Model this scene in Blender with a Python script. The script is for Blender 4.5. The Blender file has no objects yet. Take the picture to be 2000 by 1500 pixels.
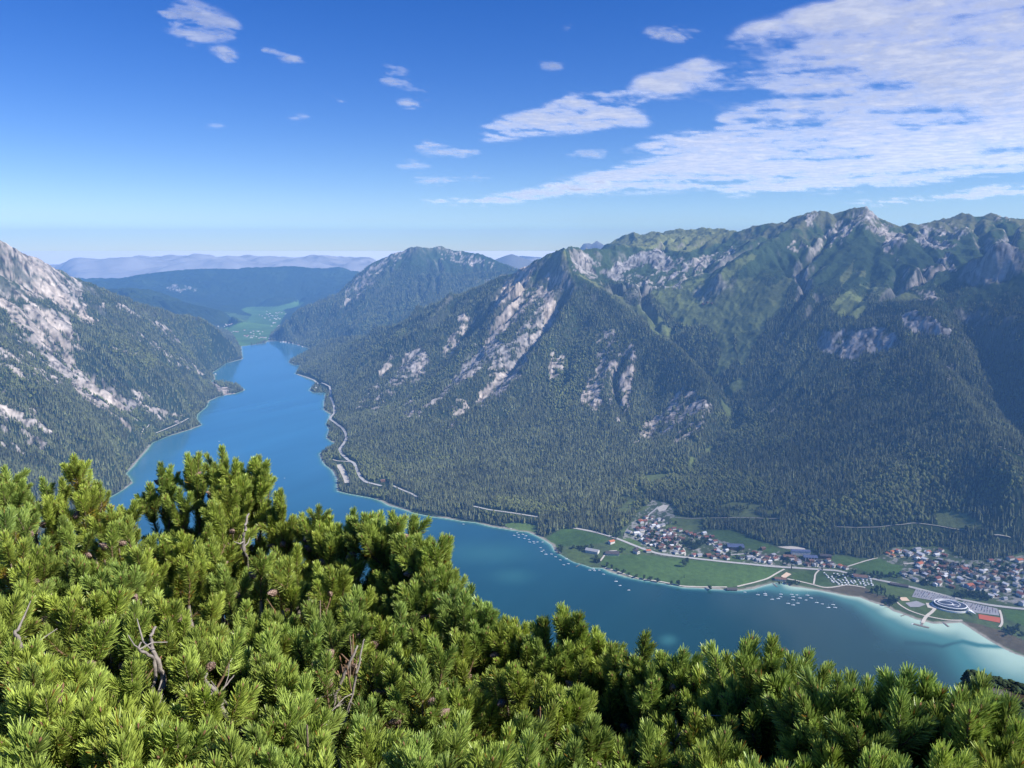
import bpy, math, random
import numpy as np
from mathutils import Vector, Matrix

# ------------------------------------------------------------------ camera, world, sun, exposure
S = bpy.context.scene
COL = S.collection
FPX = 1502.0                       # focal length in pixels of the 2000 px wide photograph
PITCH = math.radians(-10.0)
LAKE = -1060.0                     # lake level, metres below the eye
cam_d = bpy.data.cameras.new('camera')
cam = bpy.data.objects.new('camera', cam_d)
COL.objects.link(cam)
cam.rotation_euler = (math.radians(90) + PITCH, 0, 0)
cam_d.sensor_width = 36.0
cam_d.lens = FPX / 2000 * 36
cam_d.clip_start = 0.05
cam_d.clip_end = 400000
S.camera = cam

SUN_AZ = math.radians(109)         # clockwise from the view direction (+Y)
SUN_EL = math.radians(41)
W = bpy.data.worlds.new("World")
S.world = W
W.use_nodes = True
wn = W.node_tree
wn.nodes.clear()
sky = wn.nodes.new('ShaderNodeTexSky')
sky.sky_type = 'NISHITA'
sky.sun_disc = False
sky.sun_elevation = SUN_EL
sky.sun_rotation = SUN_AZ
sky.altitude = 1950
sky.air_density = 1.0
sky.dust_density = 0.0
sky.ozone_density = 3.0
hs = wn.nodes.new('ShaderNodeHueSaturation')
hs.inputs['Saturation'].default_value = 1.38
hs.inputs['Hue'].default_value = 0.521
bg = wn.nodes.new('ShaderNodeBackground')
bg.inputs['Strength'].default_value = 0.087
wo = wn.nodes.new('ShaderNodeOutputWorld')
wn.links.new(sky.outputs[0], hs.inputs['Color'])
wn.links.new(hs.outputs[0], bg.inputs[0])
wn.links.new(bg.outputs[0], wo.inputs[0])

sd = bpy.data.lights.new('sun', 'SUN')
sd.energy = 5.0
sd.angle = math.radians(0.5)
sd.color = (1.0, 0.95, 0.86)
so = bpy.data.objects.new('sun', sd)
COL.objects.link(so)
to_sun = Vector((math.sin(SUN_AZ) * math.cos(SUN_EL), math.cos(SUN_AZ) * math.cos(SUN_EL), math.sin(SUN_EL)))
so.rotation_euler = to_sun.to_track_quat('Z', 'Y').to_euler()
so.location = (0, 0, 600)

S.view_settings.view_transform = 'Standard'
S.view_settings.look = 'None'
S.view_settings.exposure = 0.68
S.view_settings.gamma = 1.0
S.render.engine = 'CYCLES'
cy = S.cycles
cy.use_denoising = True
cy.max_bounces = 6
cy.diffuse_bounces = 2
cy.glossy_bounces = 3
cy.transmission_bounces = 3
cy.transparent_max_bounces = 16
cy.volume_bounces = 2
cy.caustics_reflective = False
cy.caustics_refractive = False

QL = 1.0                            # density of the land and water meshes
HAZE = 5.4e-5
TREES = 1.0
random.seed(7)
RNG = np.random.default_rng(7)

# ------------------------------------------------------------------ small helpers
CP, SP = math.cos(PITCH), math.sin(PITCH)
def ray(px, py):
    """direction of a photograph pixel (unnormalised), arrays welcome"""
    xc = (np.asarray(px, float) - 1000) / FPX
    zc = -(np.asarray(py, float) - 750) / FPX
    return xc, CP - zc * SP, SP + zc * CP
def at_d(px, py, d):
    x, y, z = ray(px, py)
    k = np.asarray(d, float) / np.hypot(x, y)
    return x * k, y * k, z * k
def at_z(px, py, zz):
    x, y, z = ray(px, py)
    k = zz / z
    return x * k, y * k, z * k
def to_px(x, y, z):
    f = y * CP + z * SP
    u = -y * SP + z * CP
    f = np.where(np.abs(f) < 1e-6, 1e-6, f)
    return 1000 + FPX * x / f, 750 - FPX * u / f

def tag(o, label=None, cat=None, group=None, kind=None):
    if label: o['label'] = label
    if cat: o['category'] = cat
    if group: o['group'] = group
    if kind: o['kind'] = kind
    return o

def mesh_np(name, verts, faces, mat=None, smooth=True, attrs=None, parent=None):
    """verts (n,3), faces (m,3|4) int array -> linked mesh object"""
    verts = np.ascontiguousarray(verts, np.float32)
    faces = np.ascontiguousarray(faces, np.int32)
    me = bpy.data.meshes.new(name)
    nf, k = faces.shape
    me.vertices.add(len(verts))
    me.vertices.foreach_set('co', verts.ravel())
    me.loops.add(nf * k)
    me.loops.foreach_set('vertex_index', faces.ravel())
    me.polygons.add(nf)
    me.polygons.foreach_set('loop_start', np.arange(nf, dtype=np.int32) * k)
    me.update(calc_edges=True)
    if smooth:
        me.polygons.foreach_set('use_smooth', np.ones(nf, bool))
    for an, (dt, data) in (attrs or {}).items():
        a = me.attributes.new(an, dt, 'POINT')
        if dt == 'FLOAT':
            a.data.foreach_set('value', np.ascontiguousarray(data, np.float32).ravel())
        elif dt == 'FLOAT_COLOR':
            c = np.ones((len(verts), 4), np.float32)
            c[:, :3] = data
            a.data.foreach_set('color', c.ravel())
    if mat: me.materials.append(mat)
    o = bpy.data.objects.new(name, me)
    COL.objects.link(o)
    if parent: o.parent = parent
    return o

# --- noise (value noise, vectorised)
def _h(ix, iy, s):
    n = (ix.astype(np.int64) * 374761393 + iy.astype(np.int64) * 668265263 + s * 974634917) & 0xFFFFFFFF
    n = ((n ^ (n >> 13)) * 1274126177) & 0xFFFFFFFF
    n = (n ^ (n >> 16)) & 0xFFFFFF
    return n.astype(np.float64) / 0xFFFFFF
def vnoise(x, y, s=0):
    x = np.asarray(x, float); y = np.asarray(y, float)
    ix = np.floor(x); iy = np.floor(y)
    fx = x - ix; fy = y - iy
    fx = fx * fx * fx * (fx * (fx * 6 - 15) + 10); fy = fy * fy * fy * (fy * (fy * 6 - 15) + 10)
    ix = ix.astype(np.int64); iy = iy.astype(np.int64)
    a = _h(ix, iy, s); b = _h(ix + 1, iy, s); c = _h(ix, iy + 1, s); d = _h(ix + 1, iy + 1, s)
    return (a + (b - a) * fx) * (1 - fy) + (c + (d - c) * fx) * fy
def fbm(x, y, o=5, s=0, g=0.5, l=2.03):
    t = 0.0; a = 1.0; n = 0.0
    for i in range(o):
        t = t + a * vnoise(x, y, s + i * 17); n += a; a *= g
        x, y = (x * 0.8 - y * 0.6) * l, (x * 0.6 + y * 0.8) * l
    return t / n
def ridged(x, y, o=5, s=0, g=0.5, l=2.03):
    t = 0.0; a = 1.0; n = 0.0
    for i in range(o):
        t = t + a * (1 - np.abs(2 * vnoise(x, y, s + i * 17) - 1)); n += a; a *= g
        x, y = (x * 0.8 - y * 0.6) * l, (x * 0.6 + y * 0.8) * l
    return t / n
def sstep(a, b, x):
    t = np.clip((x - a) / (b - a), 0, 1)
    return t * t * (3 - 2 * t)
def in_poly(px, py, poly):
    px = np.asarray(px); py = np.asarray(py)
    r = np.zeros(px.shape, bool)
    n = len(poly)
    for i in range(n):
        x0, y0 = poly[i]; x1, y1 = poly[(i + 1) % n]
        if y0 == y1: continue
        c = ((y0 > py) != (y1 > py)) & (px < (x1 - x0) * (py - y0) / (y1 - y0) + x0)
        r ^= c
    return r
def seg_dist(x, y, pts, closed=False):
    """distance of points to a polyline"""
    d = np.full(np.shape(x), 1e18)
    n = len(pts)
    for i in range(n if closed else n - 1):
        ax, ay = pts[i]; bx, by = pts[(i + 1) % n]
        ux, uy = bx - ax, by - ay
        L = ux * ux + uy * uy + 1e-9
        t = np.clip(((x - ax) * ux + (y - ay) * uy) / L, 0, 1)
        d = np.minimum(d, (x - ax - t * ux) ** 2 + (y - ay - t * uy) ** 2)
    return np.sqrt(d)
def blur(a, n):
    for _ in range(n):
        p = np.pad(a, 1, mode='edge')
        a = (p[1:-1, 1:-1] * 2 + p[:-2, 1:-1] + p[2:, 1:-1] + p[1:-1, :-2] + p[1:-1, 2:]) / 6
    return a

# --- material helper
class NT:
    def __init__(self, name):
        self.m = bpy.data.materials.new(name); self.m.use_nodes = True
        self.t = self.m.node_tree; self.t.nodes.clear()
        self.out = self.t.nodes.new('ShaderNodeOutputMaterial')
    def n(self, typ, **kw):
        nd = self.t.nodes.new(typ)
        for k, v in kw.items():
            if k.startswith('i_'):
                nd.inputs[k[2:].replace('_', ' ')].default_value = v
            else: setattr(nd, k, v)
        return nd
    def l(self, a, b): self.t.links.new(a, b)
    def math(self, op, a, b=None, c=None):
        nd = self.n('ShaderNodeMath', operation=op)
        for i, v in enumerate((a, b, c)):
            if v is None: continue
            if isinstance(v, (int, float)): nd.inputs[i].default_value = v
            else: self.l(v, nd.inputs[i])
        return nd.outputs[0]
    def mix(self, f, a, b, blend='MIX'):
        nd = self.n('ShaderNodeMix', data_type='RGBA', blend_type=blend)
        for i, v in ((0, f), (6, a), (7, b)):
            if isinstance(v, (int, float)): nd.inputs[i].default_value = v
            elif isinstance(v, tuple): nd.inputs[i].default_value = (*v, 1) if len(v) == 3 else v
            else: self.l(v, nd.inputs[i])
        return nd.outputs[2]
    def bsdf(self, color, rough=0.8, spec=0.2):
        b = self.n('ShaderNodeBsdfPrincipled')
        if isinstance(color, tuple): b.inputs['Base Color'].default_value = (*color, 1)
        else: self.l(color, b.inputs['Base Color'])
        b.inputs['Roughness'].default_value = rough
        b.inputs['Specular IOR Level'].default_value = spec
        self.l(b.outputs[0], self.out.inputs[0])
        return b
def simple_mat(name, col, rough=0.7, spec=0.3, var=0.25, scale=0.5, metallic=0.0):
    """base colour broken up by object-space noise"""
    k = NT(name)
    tc = k.n('ShaderNodeTexCoord')
    nz = k.n('ShaderNodeTexNoise'); nz.inputs['Scale'].default_value = scale; nz.inputs['Detail'].default_value = 4
    k.l(tc.outputs['Object'], nz.inputs['Vector'])
    lo = tuple(c * (1 - var) for c in col); hi = tuple(min(1, c * (1 + var)) for c in col)
    b = k.bsdf(k.mix(nz.outputs[0], lo, hi), rough, spec)
    b.inputs['Metallic'].default_value = metallic
    return k.m
# ------------------------------------------------------------------ terrain: shore, ridges and valley lines surveyed as (pixel x, pixel y, range km)
SHORE_R = [(471,676.5),(491,674),(518,670),(524,665.5),(541,666),(563,670),(587,674.5),(607,682),(610,688),(601,693),(586,695.5),
 (566,704),(563,707.5),(575,712.7),(589,713.5),(581,722),(577,730),(593,736),(613,743),(620,749.5),(608,755.5),(605,763),(613,767),
 (637,767),(634,778),(632,800),(646,809),(641,821),(637,828),(643,839),(638,855),(646,861),(655,866),(643,876),(625,885.5),(627,896),
 (636,908),(649,918),(658,933),(658,948),(660,959),(675,963),(697,967),(727,972.5),(745,978.5),(760,987),(780,992),(810,1002),
 (840,1008),(870,1012),(900,1017),(930,1020),(960,1028),(1000,1035),(1032,1039),(1050,1047),(1065,1055),(1078,1064),(1084,1076),
 (1099,1085),(1119,1097),(1140,1103),(1155,1108),(1170,1108.7),(1177,1109.5),(1192,1117),(1222,1126),(1245,1131),(1290,1138),
 (1335,1147),(1375,1149),(1420,1152),(1442,1153),(1472,1150),(1487,1145),(1510,1138),(1529,1137),(1543,1145),(1570,1148),(1600,1153),
 (1620,1157),(1650,1163),(1680,1167),(1702,1176),(1732,1185),(1745,1194),(1762,1199),(1790,1210),(1823,1218),(1842,1218),(1877,1216),
 (1887,1222),(1910,1237),(1932,1251),(1955,1264),(1977,1275),(2000,1283),(2080,1315),(2200,1370)]
SHORE_L = [(471,676.5),(474,701),(441,710),(416,727),(400,732),(418,731),(420,741),(409,745),(437,746),(465,752),(478,762),(458,769),
 (429,774),(408,783),(402,795),(385,809),(383,818),(394,830),(371,839),(325,853),(297,865),(280,886),(259,911),(245,925),(259,943),
 (243,955),(216,970),(150,1010),(50,1060),(-100,1130),(-300,1230)]
def shore_xy(l):
    a = np.array(l, float); x, y, z = at_z(a[:, 0], a[:, 1], LAKE)
    return list(zip(x, y))
SR = shore_xy(SHORE_R); SL = shore_xy(SHORE_L)
NEAR = [(-1300, 900), (-500, 820), (300, 830), (1100, 950)]        # the shore under the viewer's own mountain
LAKE_POLY = SR + NEAR[::-1] + SL[::-1]

V = None
F_Z = lambda h: LAKE + h
LINES = []                                                         # (region, xyz array)
def ln(region, pts):
    out = []
    for p in pts:
        if len(p) == 3: out.append(at_d(p[0], p[1], p[2] * 1000))
        else: out.append(at_z(p[0], p[1], F_Z(p[3])))              # (px, py, None, height over the lake)
    LINES.append((region, np.array(out, float)))
    return LINES[-1][1]
def behind(region, a, back, drop):
    r = np.hypot(a[:, 0], a[:, 1]); k = (r + back) / r
    LINES.append((region, np.stack([a[:, 0] * k, a[:, 1] * k, a[:, 2] - drop], 1)))
def side(region, a, off, drop):
    """a line parallel to a, off metres to its left and drop metres lower"""
    t = np.gradient(a[:, :2], axis=0); t /= np.linalg.norm(t, axis=1)[:, None] + 1e-9
    LINES.append((region, np.stack([a[:, 0] - t[:, 1] * off, a[:, 1] + t[:, 0] * off, a[:, 2] - drop], 1)))
for s in (SR, SL, NEAR):
    a = np.array(s); LINES.append((0, np.c_[a, np.full(len(a), LAKE)]))

# region ids: 0 valley ground, 1 left mountain, 2 central mountain, 3 high range, 4 double peak, 5 far ridge, 6 near far hill, 7 far summits
# left mountain
a = ln(1, [(-400,400,5.2),(-200,425,5.5),(-60,450,5.7),(0,470,5.8),(21,475,5.85),(45,487,5.95),(84,508,6.1),(122,529,6.25),(168,550,6.4),(210,568,6.55),(262,589,6.75),
  (315,606,6.95),(350,615,7.15),(395,624,7.4),(420,638,7.6),(444,659,7.8),(465,680,7.92),(473,694,7.9)])
behind(1, a[:-4], 1100, 420)
a = ln(1, [(-200,470,5.2),(-60,510,5.35),(20,545,5.45),(60,568,5.5),(110,590,5.55),(160,622,5.55),(200,645,5.5),(240,672,5.45),(280,712,5.3),(330,750,5.2),(370,778,5.15)])
side(1, a[2:10], 170, 45)
a = ln(1, [(-80,560,5.25),(5,600,5.2),(40,640,5.05),(80,685,4.95),(120,735,4.8),(160,765,4.7),(200,790,4.62),(250,815,4.5),(300,835,4.4)])
a = ln(1, [(-150,560,4.9),(-60,620,4.75),(20,690,4.55),(70,735,4.4),(120,775,4.3),(170,820,4.15),(215,862,4.0),(240,900,3.85)])
a = ln(1, [(-200,760,4.0),(-60,860,3.7),(60,930,3.5),(140,985,3.3)])
a = ln(1, [(180,575,6.35),(240,620,6.25),(300,668,6.15),(350,705,6.1),(385,725,6.05)])
a = ln(1, [(395,742,None,8),(405,760,None,10),(402,775,None,10)])
a = ln(1, [(330,845,None,8),(300,850,None,12),(350,815,None,18),(380,815,None,6)])
# central mountain
a = ln(2, [(1098,473.5,5.7),(1092,490,5.72),(1060,505,5.8),(1007,529,6.0),(960,549,6.15),(920,568,6.3),(880,586,6.5),(850,599.5,6.65),(808,624,6.9),(762,645,7.2),(724,657,7.4),(696,659,7.55),(655,662,7.75),(625,672,7.9)])
behind(2, a[2:], 900, 330)
E2 = ln(2, [(1125,553,5.35),(1100,615,5.1),(1085,638,5.0),(1040,690,4.75),(1020,730,4.6),(990,760,4.45),(955,785,4.3),(886,832,4.05),(830,880,3.85),(790,920,3.65)])
side(2, E2[1:8][::-1], -150, 85)
E1 = ln(2, [(1075,560,5.48),(1058,580,5.4),(1010,640,5.12),(975,680,4.95),(940,712,4.8),(905,740,4.65),(870,770,4.5),(825,798,4.35),(760,850,4.1)])
side(2, E1[1:8][::-1], -170, 95)
E0 = ln(2, [(960,560,6.0),(900,615,5.8),(840,680,5.5),(780,740,5.2),(730,785,5.0),(690,815,4.85)])
side(2, E0[1:5][::-1], -150, 60)
a = ln(2, [(1098,473.5,5.7),(1112,515,5.5),(1125,542,5.38),(1160,556,5.3),(1200,580,5.15),(1240,612,5.0),(1290,655,4.8),(1345,700,4.52),(1385,750,4.25),(1378,800,4.05),(1370,850,3.82),(1335,915,3.45),(1285,960,3.16)])
side(2, a[4:10], 130, 140)
a = ln(2, [(1160,600,5.15),(1160,680,4.78),(1140,760,4.45),(1110,840,4.05),(1080,920,3.6),(1060,970,3.3)])
a = ln(2, [(1280,760,4.5),(1280,850,4.0),(1250,930,3.5)])
# cliff shelf behind the central summit and the pasture basin
a = ln(3, [(1110,480,5.85),(1140,484,6.0),(1175,484,6.1),(1215,478,6.2),(1260,480,6.2),(1300,495,6.15),(1340,490,6.1),(1400,497,6.1),(1450,480,6.1)])
a = ln(3, [(1130,535,5.8),(1180,545,5.8),(1215,545,5.82),(1290,535,5.85),(1330,528,5.9)])
a = ln(3, [(1175,482,7.2),(1200,467,7.25),(1225,457,7.2),(1275,454,7.1),(1312,451,7.0),(1337,445.5,6.9),(1362,445.5,6.85),(1387,449,6.75),(1400,447,6.7),(1425,452,6.6),(1445,452,6.5),(1465,439.5,6.4),(1497,437,6.35),(1512,434,6.35),(1567,417,6.3),(1592,410,6.2),(1615,411,6.2),(1622,424,6.25),(1650,409,6.25),(1689,400.5,6.15),(1695,407,6.2),(1712,425,6.3),(1735,446,6.45),(1750,460,6.5),(1765,466,6.6),(1787,454,6.65),(1820,430,6.6),(1850,425,6.6),(1890,416,6.6),(1910,432,6.65),(1937,412,6.6),(1950,415,6.6),(1972,442,6.7),(1982,421,6.7),(2000,425,6.7),(2100,415,6.6),(2300,430,6.4)])
behind(3, a, 500, 170)
behind(3, a, 1300, 420)
a = ln(3, [(1300,570,5.5),(1340,590,5.35),(1390,600,5.2),(1425,640,4.98),(1440,690,4.72),(1438,740,4.5),(1420,800,4.22),(1400,850,3.98),(1365,905,3.68),(1320,950,3.35)])
a = ln(3, [(1592,412,6.18),(1560,440,6.0),(1540,452,5.92),(1500,470,5.75),(1440,505,5.5),(1405,533,5.35)])
a = ln(3, [(1500,560,5.2),(1520,640,4.85),(1500,740,4.45),(1460,830,4.05),(1430,900,3.6),(1400,960,3.2)])
a = ln(3, [(1690,420,6.05),(1680,480,5.75),(1660,540,5.3),(1640,590,4.95),(1700,592,4.85),(1750,590,4.75),(1800,600,4.65),(1850,628,4.5)])
a = ln(3, [(1590,660,4.65),(1600,690,4.55),(1665,708,4.4),(1700,695,4.42),(1760,692,4.4),(1810,665,4.42),(1855,662,4.4)])
a = ln(3, [(1590,640,4.72),(1640,632,4.68),(1700,635,4.62),(1760,610,4.66),(1800,606,4.62)])
a = ln(3, [(1540,800,4.1),(1560,900,3.5),(1570,980,3.1)])
a = ln(3, [(1700,780,4.0),(1720,880,3.5),(1740,980,3.05)])
a = ln(3, [(1770,650,4.45),(1830,720,4.1),(1890,790,3.7),(1940,865,3.35),(1985,925,3.1)])
a = ln(3, [(1880,640,4.75),(1930,730,4.4),(1975,830,3.95),(2030,900,3.65)])
a = ln(3, [(1990,560,4.9),(2050,650,4.4),(2150,800,3.8),(2250,950,3.3)])
a = ln(3, [(1905,500,5.2),(1925,494,5.15),(1945,472,5.1),(1962,466,5.1),(1985,480,5.1),(2010,490,5.1),(2100,470,5.1)])
behind(3, a, 350, 90)
a = ln(3, [(1790,475,5.9),(1840,485,5.8),(1890,500,5.7)])
a = ln(3, [(1860,560,5.1),(1920,555,5.0),(1970,545,5.0)])
a = ln(3, [(1725,487,5.75),(1745,460,5.72),(1768,462,5.74),(1775,490,5.75)])
# double peak
a = ln(4, [(546,638,9.2),(570,613,9.6),(595,601,9.8),(664,573,10.2),(703,531,10.3),(731,508.5,10.3),(766,493,10.3),(801,482,10.25),(820,479,10.2),(836,487.5,10.3),(859,477.7,10.4),(871,484,10.4),(895,491,10.4),(920,492,10.3),(948,498,10.2),(965,507,10.1),(990,515.5,10.0),(1040,540,9.7)])
behind(4, a[3:], 900, 400)
a = ln(4, [(820,479,10.2),(800,520,9.9),(770,570,9.5),(730,610,9.1),(690,640,8.7)])
a = ln(4, [(895,491,10.35),(900,540,9.8),(880,580,9.3),(830,612,8.7)])
a = ln(4, [(560,655,None,20),(600,668,None,25),(640,665,8.4)])
# far hills
a = ln(5, [(120,556,15.5),(182,550,15.6),(230,545,15.7),(280,536,15.8),(350,527,15.9),(406,525,16),(450,525,16),(490,522.5,16),(535,521,16),(574,519,16),(609,524,16),(640,524,16),(660,520,16),(679,526,16),(700,531,16),(760,535,16)])
behind(5, a, 700, 150)
a = ln(5, [(350,575,14.5),(450,585,14.6),(560,578,14.6),(640,582,14.2),(680,590,13.5)])
a = ln(6, [(150,560,11.2),(217,564,11.3),(266,563,11.4),(301,566,11.4),(332,578,11.4),(378,596,11.3),(420,603,11.2),(444,610,11.1),(469,624,10.8)])
behind(6, a, 900, 300)
a = ln(0, [(480,672,None,4),(440,645,None,12),(470,625,None,18),(500,598,None,40),(590,591,None,70),(545,620,None,30),(538,645,None,15),(530,660,None,8)])
# foot of the forests round the near plain
a = ln(0, [(690,930,None,10),(760,963,None,14),(850,988,None,18),(950,1003,None,20),(1050,1021,None,20),(1150,1041,None,20),(1215,1030,None,22),(1245,1000,None,30),(1300,975,None,45),(1330,1008,None,30),(1400,1033,None,26),(1480,1058,None,24),(1550,1078,None,22),(1620,1084,None,20),(1700,1085,None,20),(1745,1069,None,30),(1850,1070,None,30),(1950,1088,None,26),(2000,1080,None,30),(2150,1090,None,30)])
a = ln(0, [(1100,1050,None,6),(1200,1075,None,7),(1400,1098,None,7),(1600,1110,None,7),(1720,1130,None,6),(1900,1180,None,6),(2000,1200,None,6),(2150,1240,None,6)])
a = ln(0, [(1250,1060,None,12),(1350,1075,None,11),(1600,1100,None,9),(1800,1125,None,12),(1950,1150,None,12)])
# outer rim
LINES.append((3, np.array([(13000, y, -200.) for y in range(1500, 17600, 400)])))
LINES.append((1, np.array([(-12000, y, -400.) for y in range(1500, 17600, 400)])))
LINES.append((5, np.array([(x, 17600, -560.) for x in range(-12000, 13001, 400)])))
LINES.append((1, np.array([(-3400., 2600, -300), (-4200, 3600, 0), (-5200, 5200, 60)])))
LINES.append((3, np.array([(3200., 1500, LAKE + 10), (4200, 2200, LAKE + 60), (5200, 3300, -500), (6500, 4500, -200)])))

GX0, GX1, GY0, GY1, CELL = -12000, 13000, 400, 17600, 25.0
NX = int((GX1 - GX0) / CELL) + 1; NY = int((GY1 - GY0) / CELL) + 1
fixs = np.zeros((NY, NX)); fixn = np.zeros((NY, NX)); regp = []
for reg, a in LINES:
    P = [a[:1]]
    for i in range(len(a) - 1):
        L = np.linalg.norm(a[i + 1, :2] - a[i, :2]); n = max(1, int(L / 12))
        t = (np.arange(1, n + 1) / n)[:, None]
        P.append(a[i] * (1 - t) + a[i + 1] * t)
    P = np.concatenate(P)
    ix = np.round((P[:, 0] - GX0) / CELL).astype(int); iy = np.round((P[:, 1] - GY0) / CELL).astype(int)
    ok = (ix >= 0) & (ix < NX) & (iy >= 0) & (iy < NY)
    np.add.at(fixs, (iy[ok], ix[ok]), P[ok, 2]); np.add.at(fixn, (iy[ok], ix[ok]), 1)
    regp.append(np.c_[P[ok][::6, :2], np.full(len(P[ok][::6]), reg)])
regp = np.concatenate(regp)
gx = GX0 + CELL * np.arange(NX); gy = GY0 + CELL * np.arange(NY)
GXX, GYY = np.meshgrid(gx, gy)
def solve(fs, fn):
    ny, nx = fs.shape
    if min(ny, nx) > 12:
        py_, px_ = ny % 2, nx % 2
        f2 = np.pad(fs, ((0, py_), (0, px_))); n2 = np.pad(fn, ((0, py_), (0, px_)))
        cs = f2[0::2, 0::2] + f2[1::2, 0::2] + f2[0::2, 1::2] + f2[1::2, 1::2]
        cn = n2[0::2, 0::2] + n2[1::2, 0::2] + n2[0::2, 1::2] + n2[1::2, 1::2]
        c = solve(cs, cn)
        z = np.repeat(np.repeat(c, 2, 0), 2, 1)[:ny, :nx]
        z = blur(z, 2)
    else:
        z = np.full((ny, nx), (fs.sum() / max(fn.sum(), 1)))
    m = fn > 0
    v = np.where(m, fs / np.maximum(fn, 1), 0)
    for it in range(60 if ny > 400 else 150):
        z[m] = v[m]
        p = np.pad(z, 1, mode='edge')
        z = (p[:-2, 1:-1] + p[2:, 1:-1] + p[1:-1, :-2] + p[1:-1, 2:]) * 0.25
    z[m] = v[m]
    return z
HG = solve(fixs, fixn)
HG = blur(HG, 1)
inlake_g = in_poly(GXX, GYY, LAKE_POLY)
# region of every grid cell: the nearest surveyed line
REG = np.zeros((NY, NX), np.int8)
sub = 4
cx, cyy = GXX[::sub, ::sub], GYY[::sub, ::sub]
best = np.full(cx.shape, 1e18); bid = np.zeros(cx.shape, np.int8)
for k in range(0, len(regp)):
    d = (cx - regp[k, 0]) ** 2 + (cyy - regp[k, 1]) ** 2
    m = d < best
    best[m] = d[m]; bid[m] = regp[k, 2]
REG = np.repeat(np.repeat(bid, sub, 0), sub, 1)[:NY, :NX]

# relief noise, then valleys cut by running water: walkers go downhill, their tracks are carved
relief = np.clip((HG - LAKE - 35) / 260, 0, 1)
relief[inlake_g] = 0
wx = GXX + 180 * (fbm(GXX / 700, GYY / 700, 3, 5) - .5); wy = GYY + 180 * (fbm(GXX / 700, GYY / 700, 3, 9) - .5)
D = np.where(fixn > 0, 0., 99.)
for _ in range(16):
    p = np.pad(D, 1, mode='edge')
    D = np.minimum(D, np.minimum(np.minimum(p[:-2, 1:-1], p[2:, 1:-1]), np.minimum(p[1:-1, :-2], p[1:-1, 2:])) + 1)
protect = np.clip(D / 14, 0.02, 1)
gpx, gpy = to_px(GXX, GYY, HG)
basin = in_poly(gpx, gpy, [(1268,565),(1330,545),(1400,528),(1480,480),(1560,560),(1520,640),(1465,740),(1465,825),(1400,825),(1390,700),(1320,640)]) & (GYY > 3500) & (REG == 3)
calm = 1 - .82 * blur(basin.astype(float), 10)
relief = relief * calm
HG = HG + relief * protect * (np.where(REG == 2, 185, np.where((REG == 3) & (HG < -280), 185, 150)) * (ridged(wx / 1100, wy / 1100, 3, 31) - np.where(HG > -300, .86, .64)) + np.where(REG == 3, np.where(HG < -280, 85, 34), np.where(REG == 2, 85, 50)) * (ridged(wx / 330, wy / 330, 3, 41) - np.where(HG > -300, .82, .62)))
def bil(G, x, y):
    fx = np.clip((x - GX0) / CELL, 0, NX - 1.001); fy = np.clip((y - GY0) / CELL, 0, NY - 1.001)
    ix = fx.astype(int); iy = fy.astype(int); fx = fx - ix; fy = fy - iy
    return (G[iy, ix] * (1 - fx) + G[iy, ix + 1] * fx) * (1 - fy) + (G[iy + 1, ix] * (1 - fx) + G[iy + 1, ix + 1] * fx) * fy
FLOW = np.zeros((NY, NX))
er = np.random.default_rng(3)
for rnd in range(5):
    n = 130000
    x = er.uniform(-6500, 8500, n); y = er.uniform(1200, 12000, n)
    ok = np.abs(x) < y * 0.85 + 400; x = x[ok]; y = y[ok]
    gyv, gxv = np.gradient(HG, CELL)
    cnt = np.zeros(NX * NY)
    vx = np.zeros(len(x)); vy = np.zeros(len(x))
    for stp in range(90):
        sx = -bil(gxv, x, y); sy = -bil(gyv, x, y)
        vx = 0.55 * vx + sx; vy = 0.55 * vy + sy
        L = np.hypot(vx, vy) + 1e-9
        x = x + vx / L * 22; y = y + vy / L * 22
        live = (np.hypot(sx, sy) > 0.06)
        ix = np.clip(((x - GX0) / CELL + .5).astype(int), 0, NX - 1); iy = np.clip(((y - GY0) / CELL + .5).astype(int), 0, NY - 1)
        cnt += np.bincount((iy * NX + ix)[live], minlength=NX * NY)
    c = cnt.reshape(NY, NX)
    FLOW = 0.5 * FLOW + c
    carve = np.log1p(c * 0.8)
    carve = blur(carve, 1)
    carve = carve - blur(carve, 14)
    HG = HG - np.clip(carve, -1.2, 2.5) * relief * np.clip(protect * 1.4, 0, 1) * np.where(REG == 3, np.where(HG < -280, 12.0, 7.0), np.where(REG == 2, 13.0, 9.0))
FLOWL = np.log1p(blur(FLOW, 1))

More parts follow.
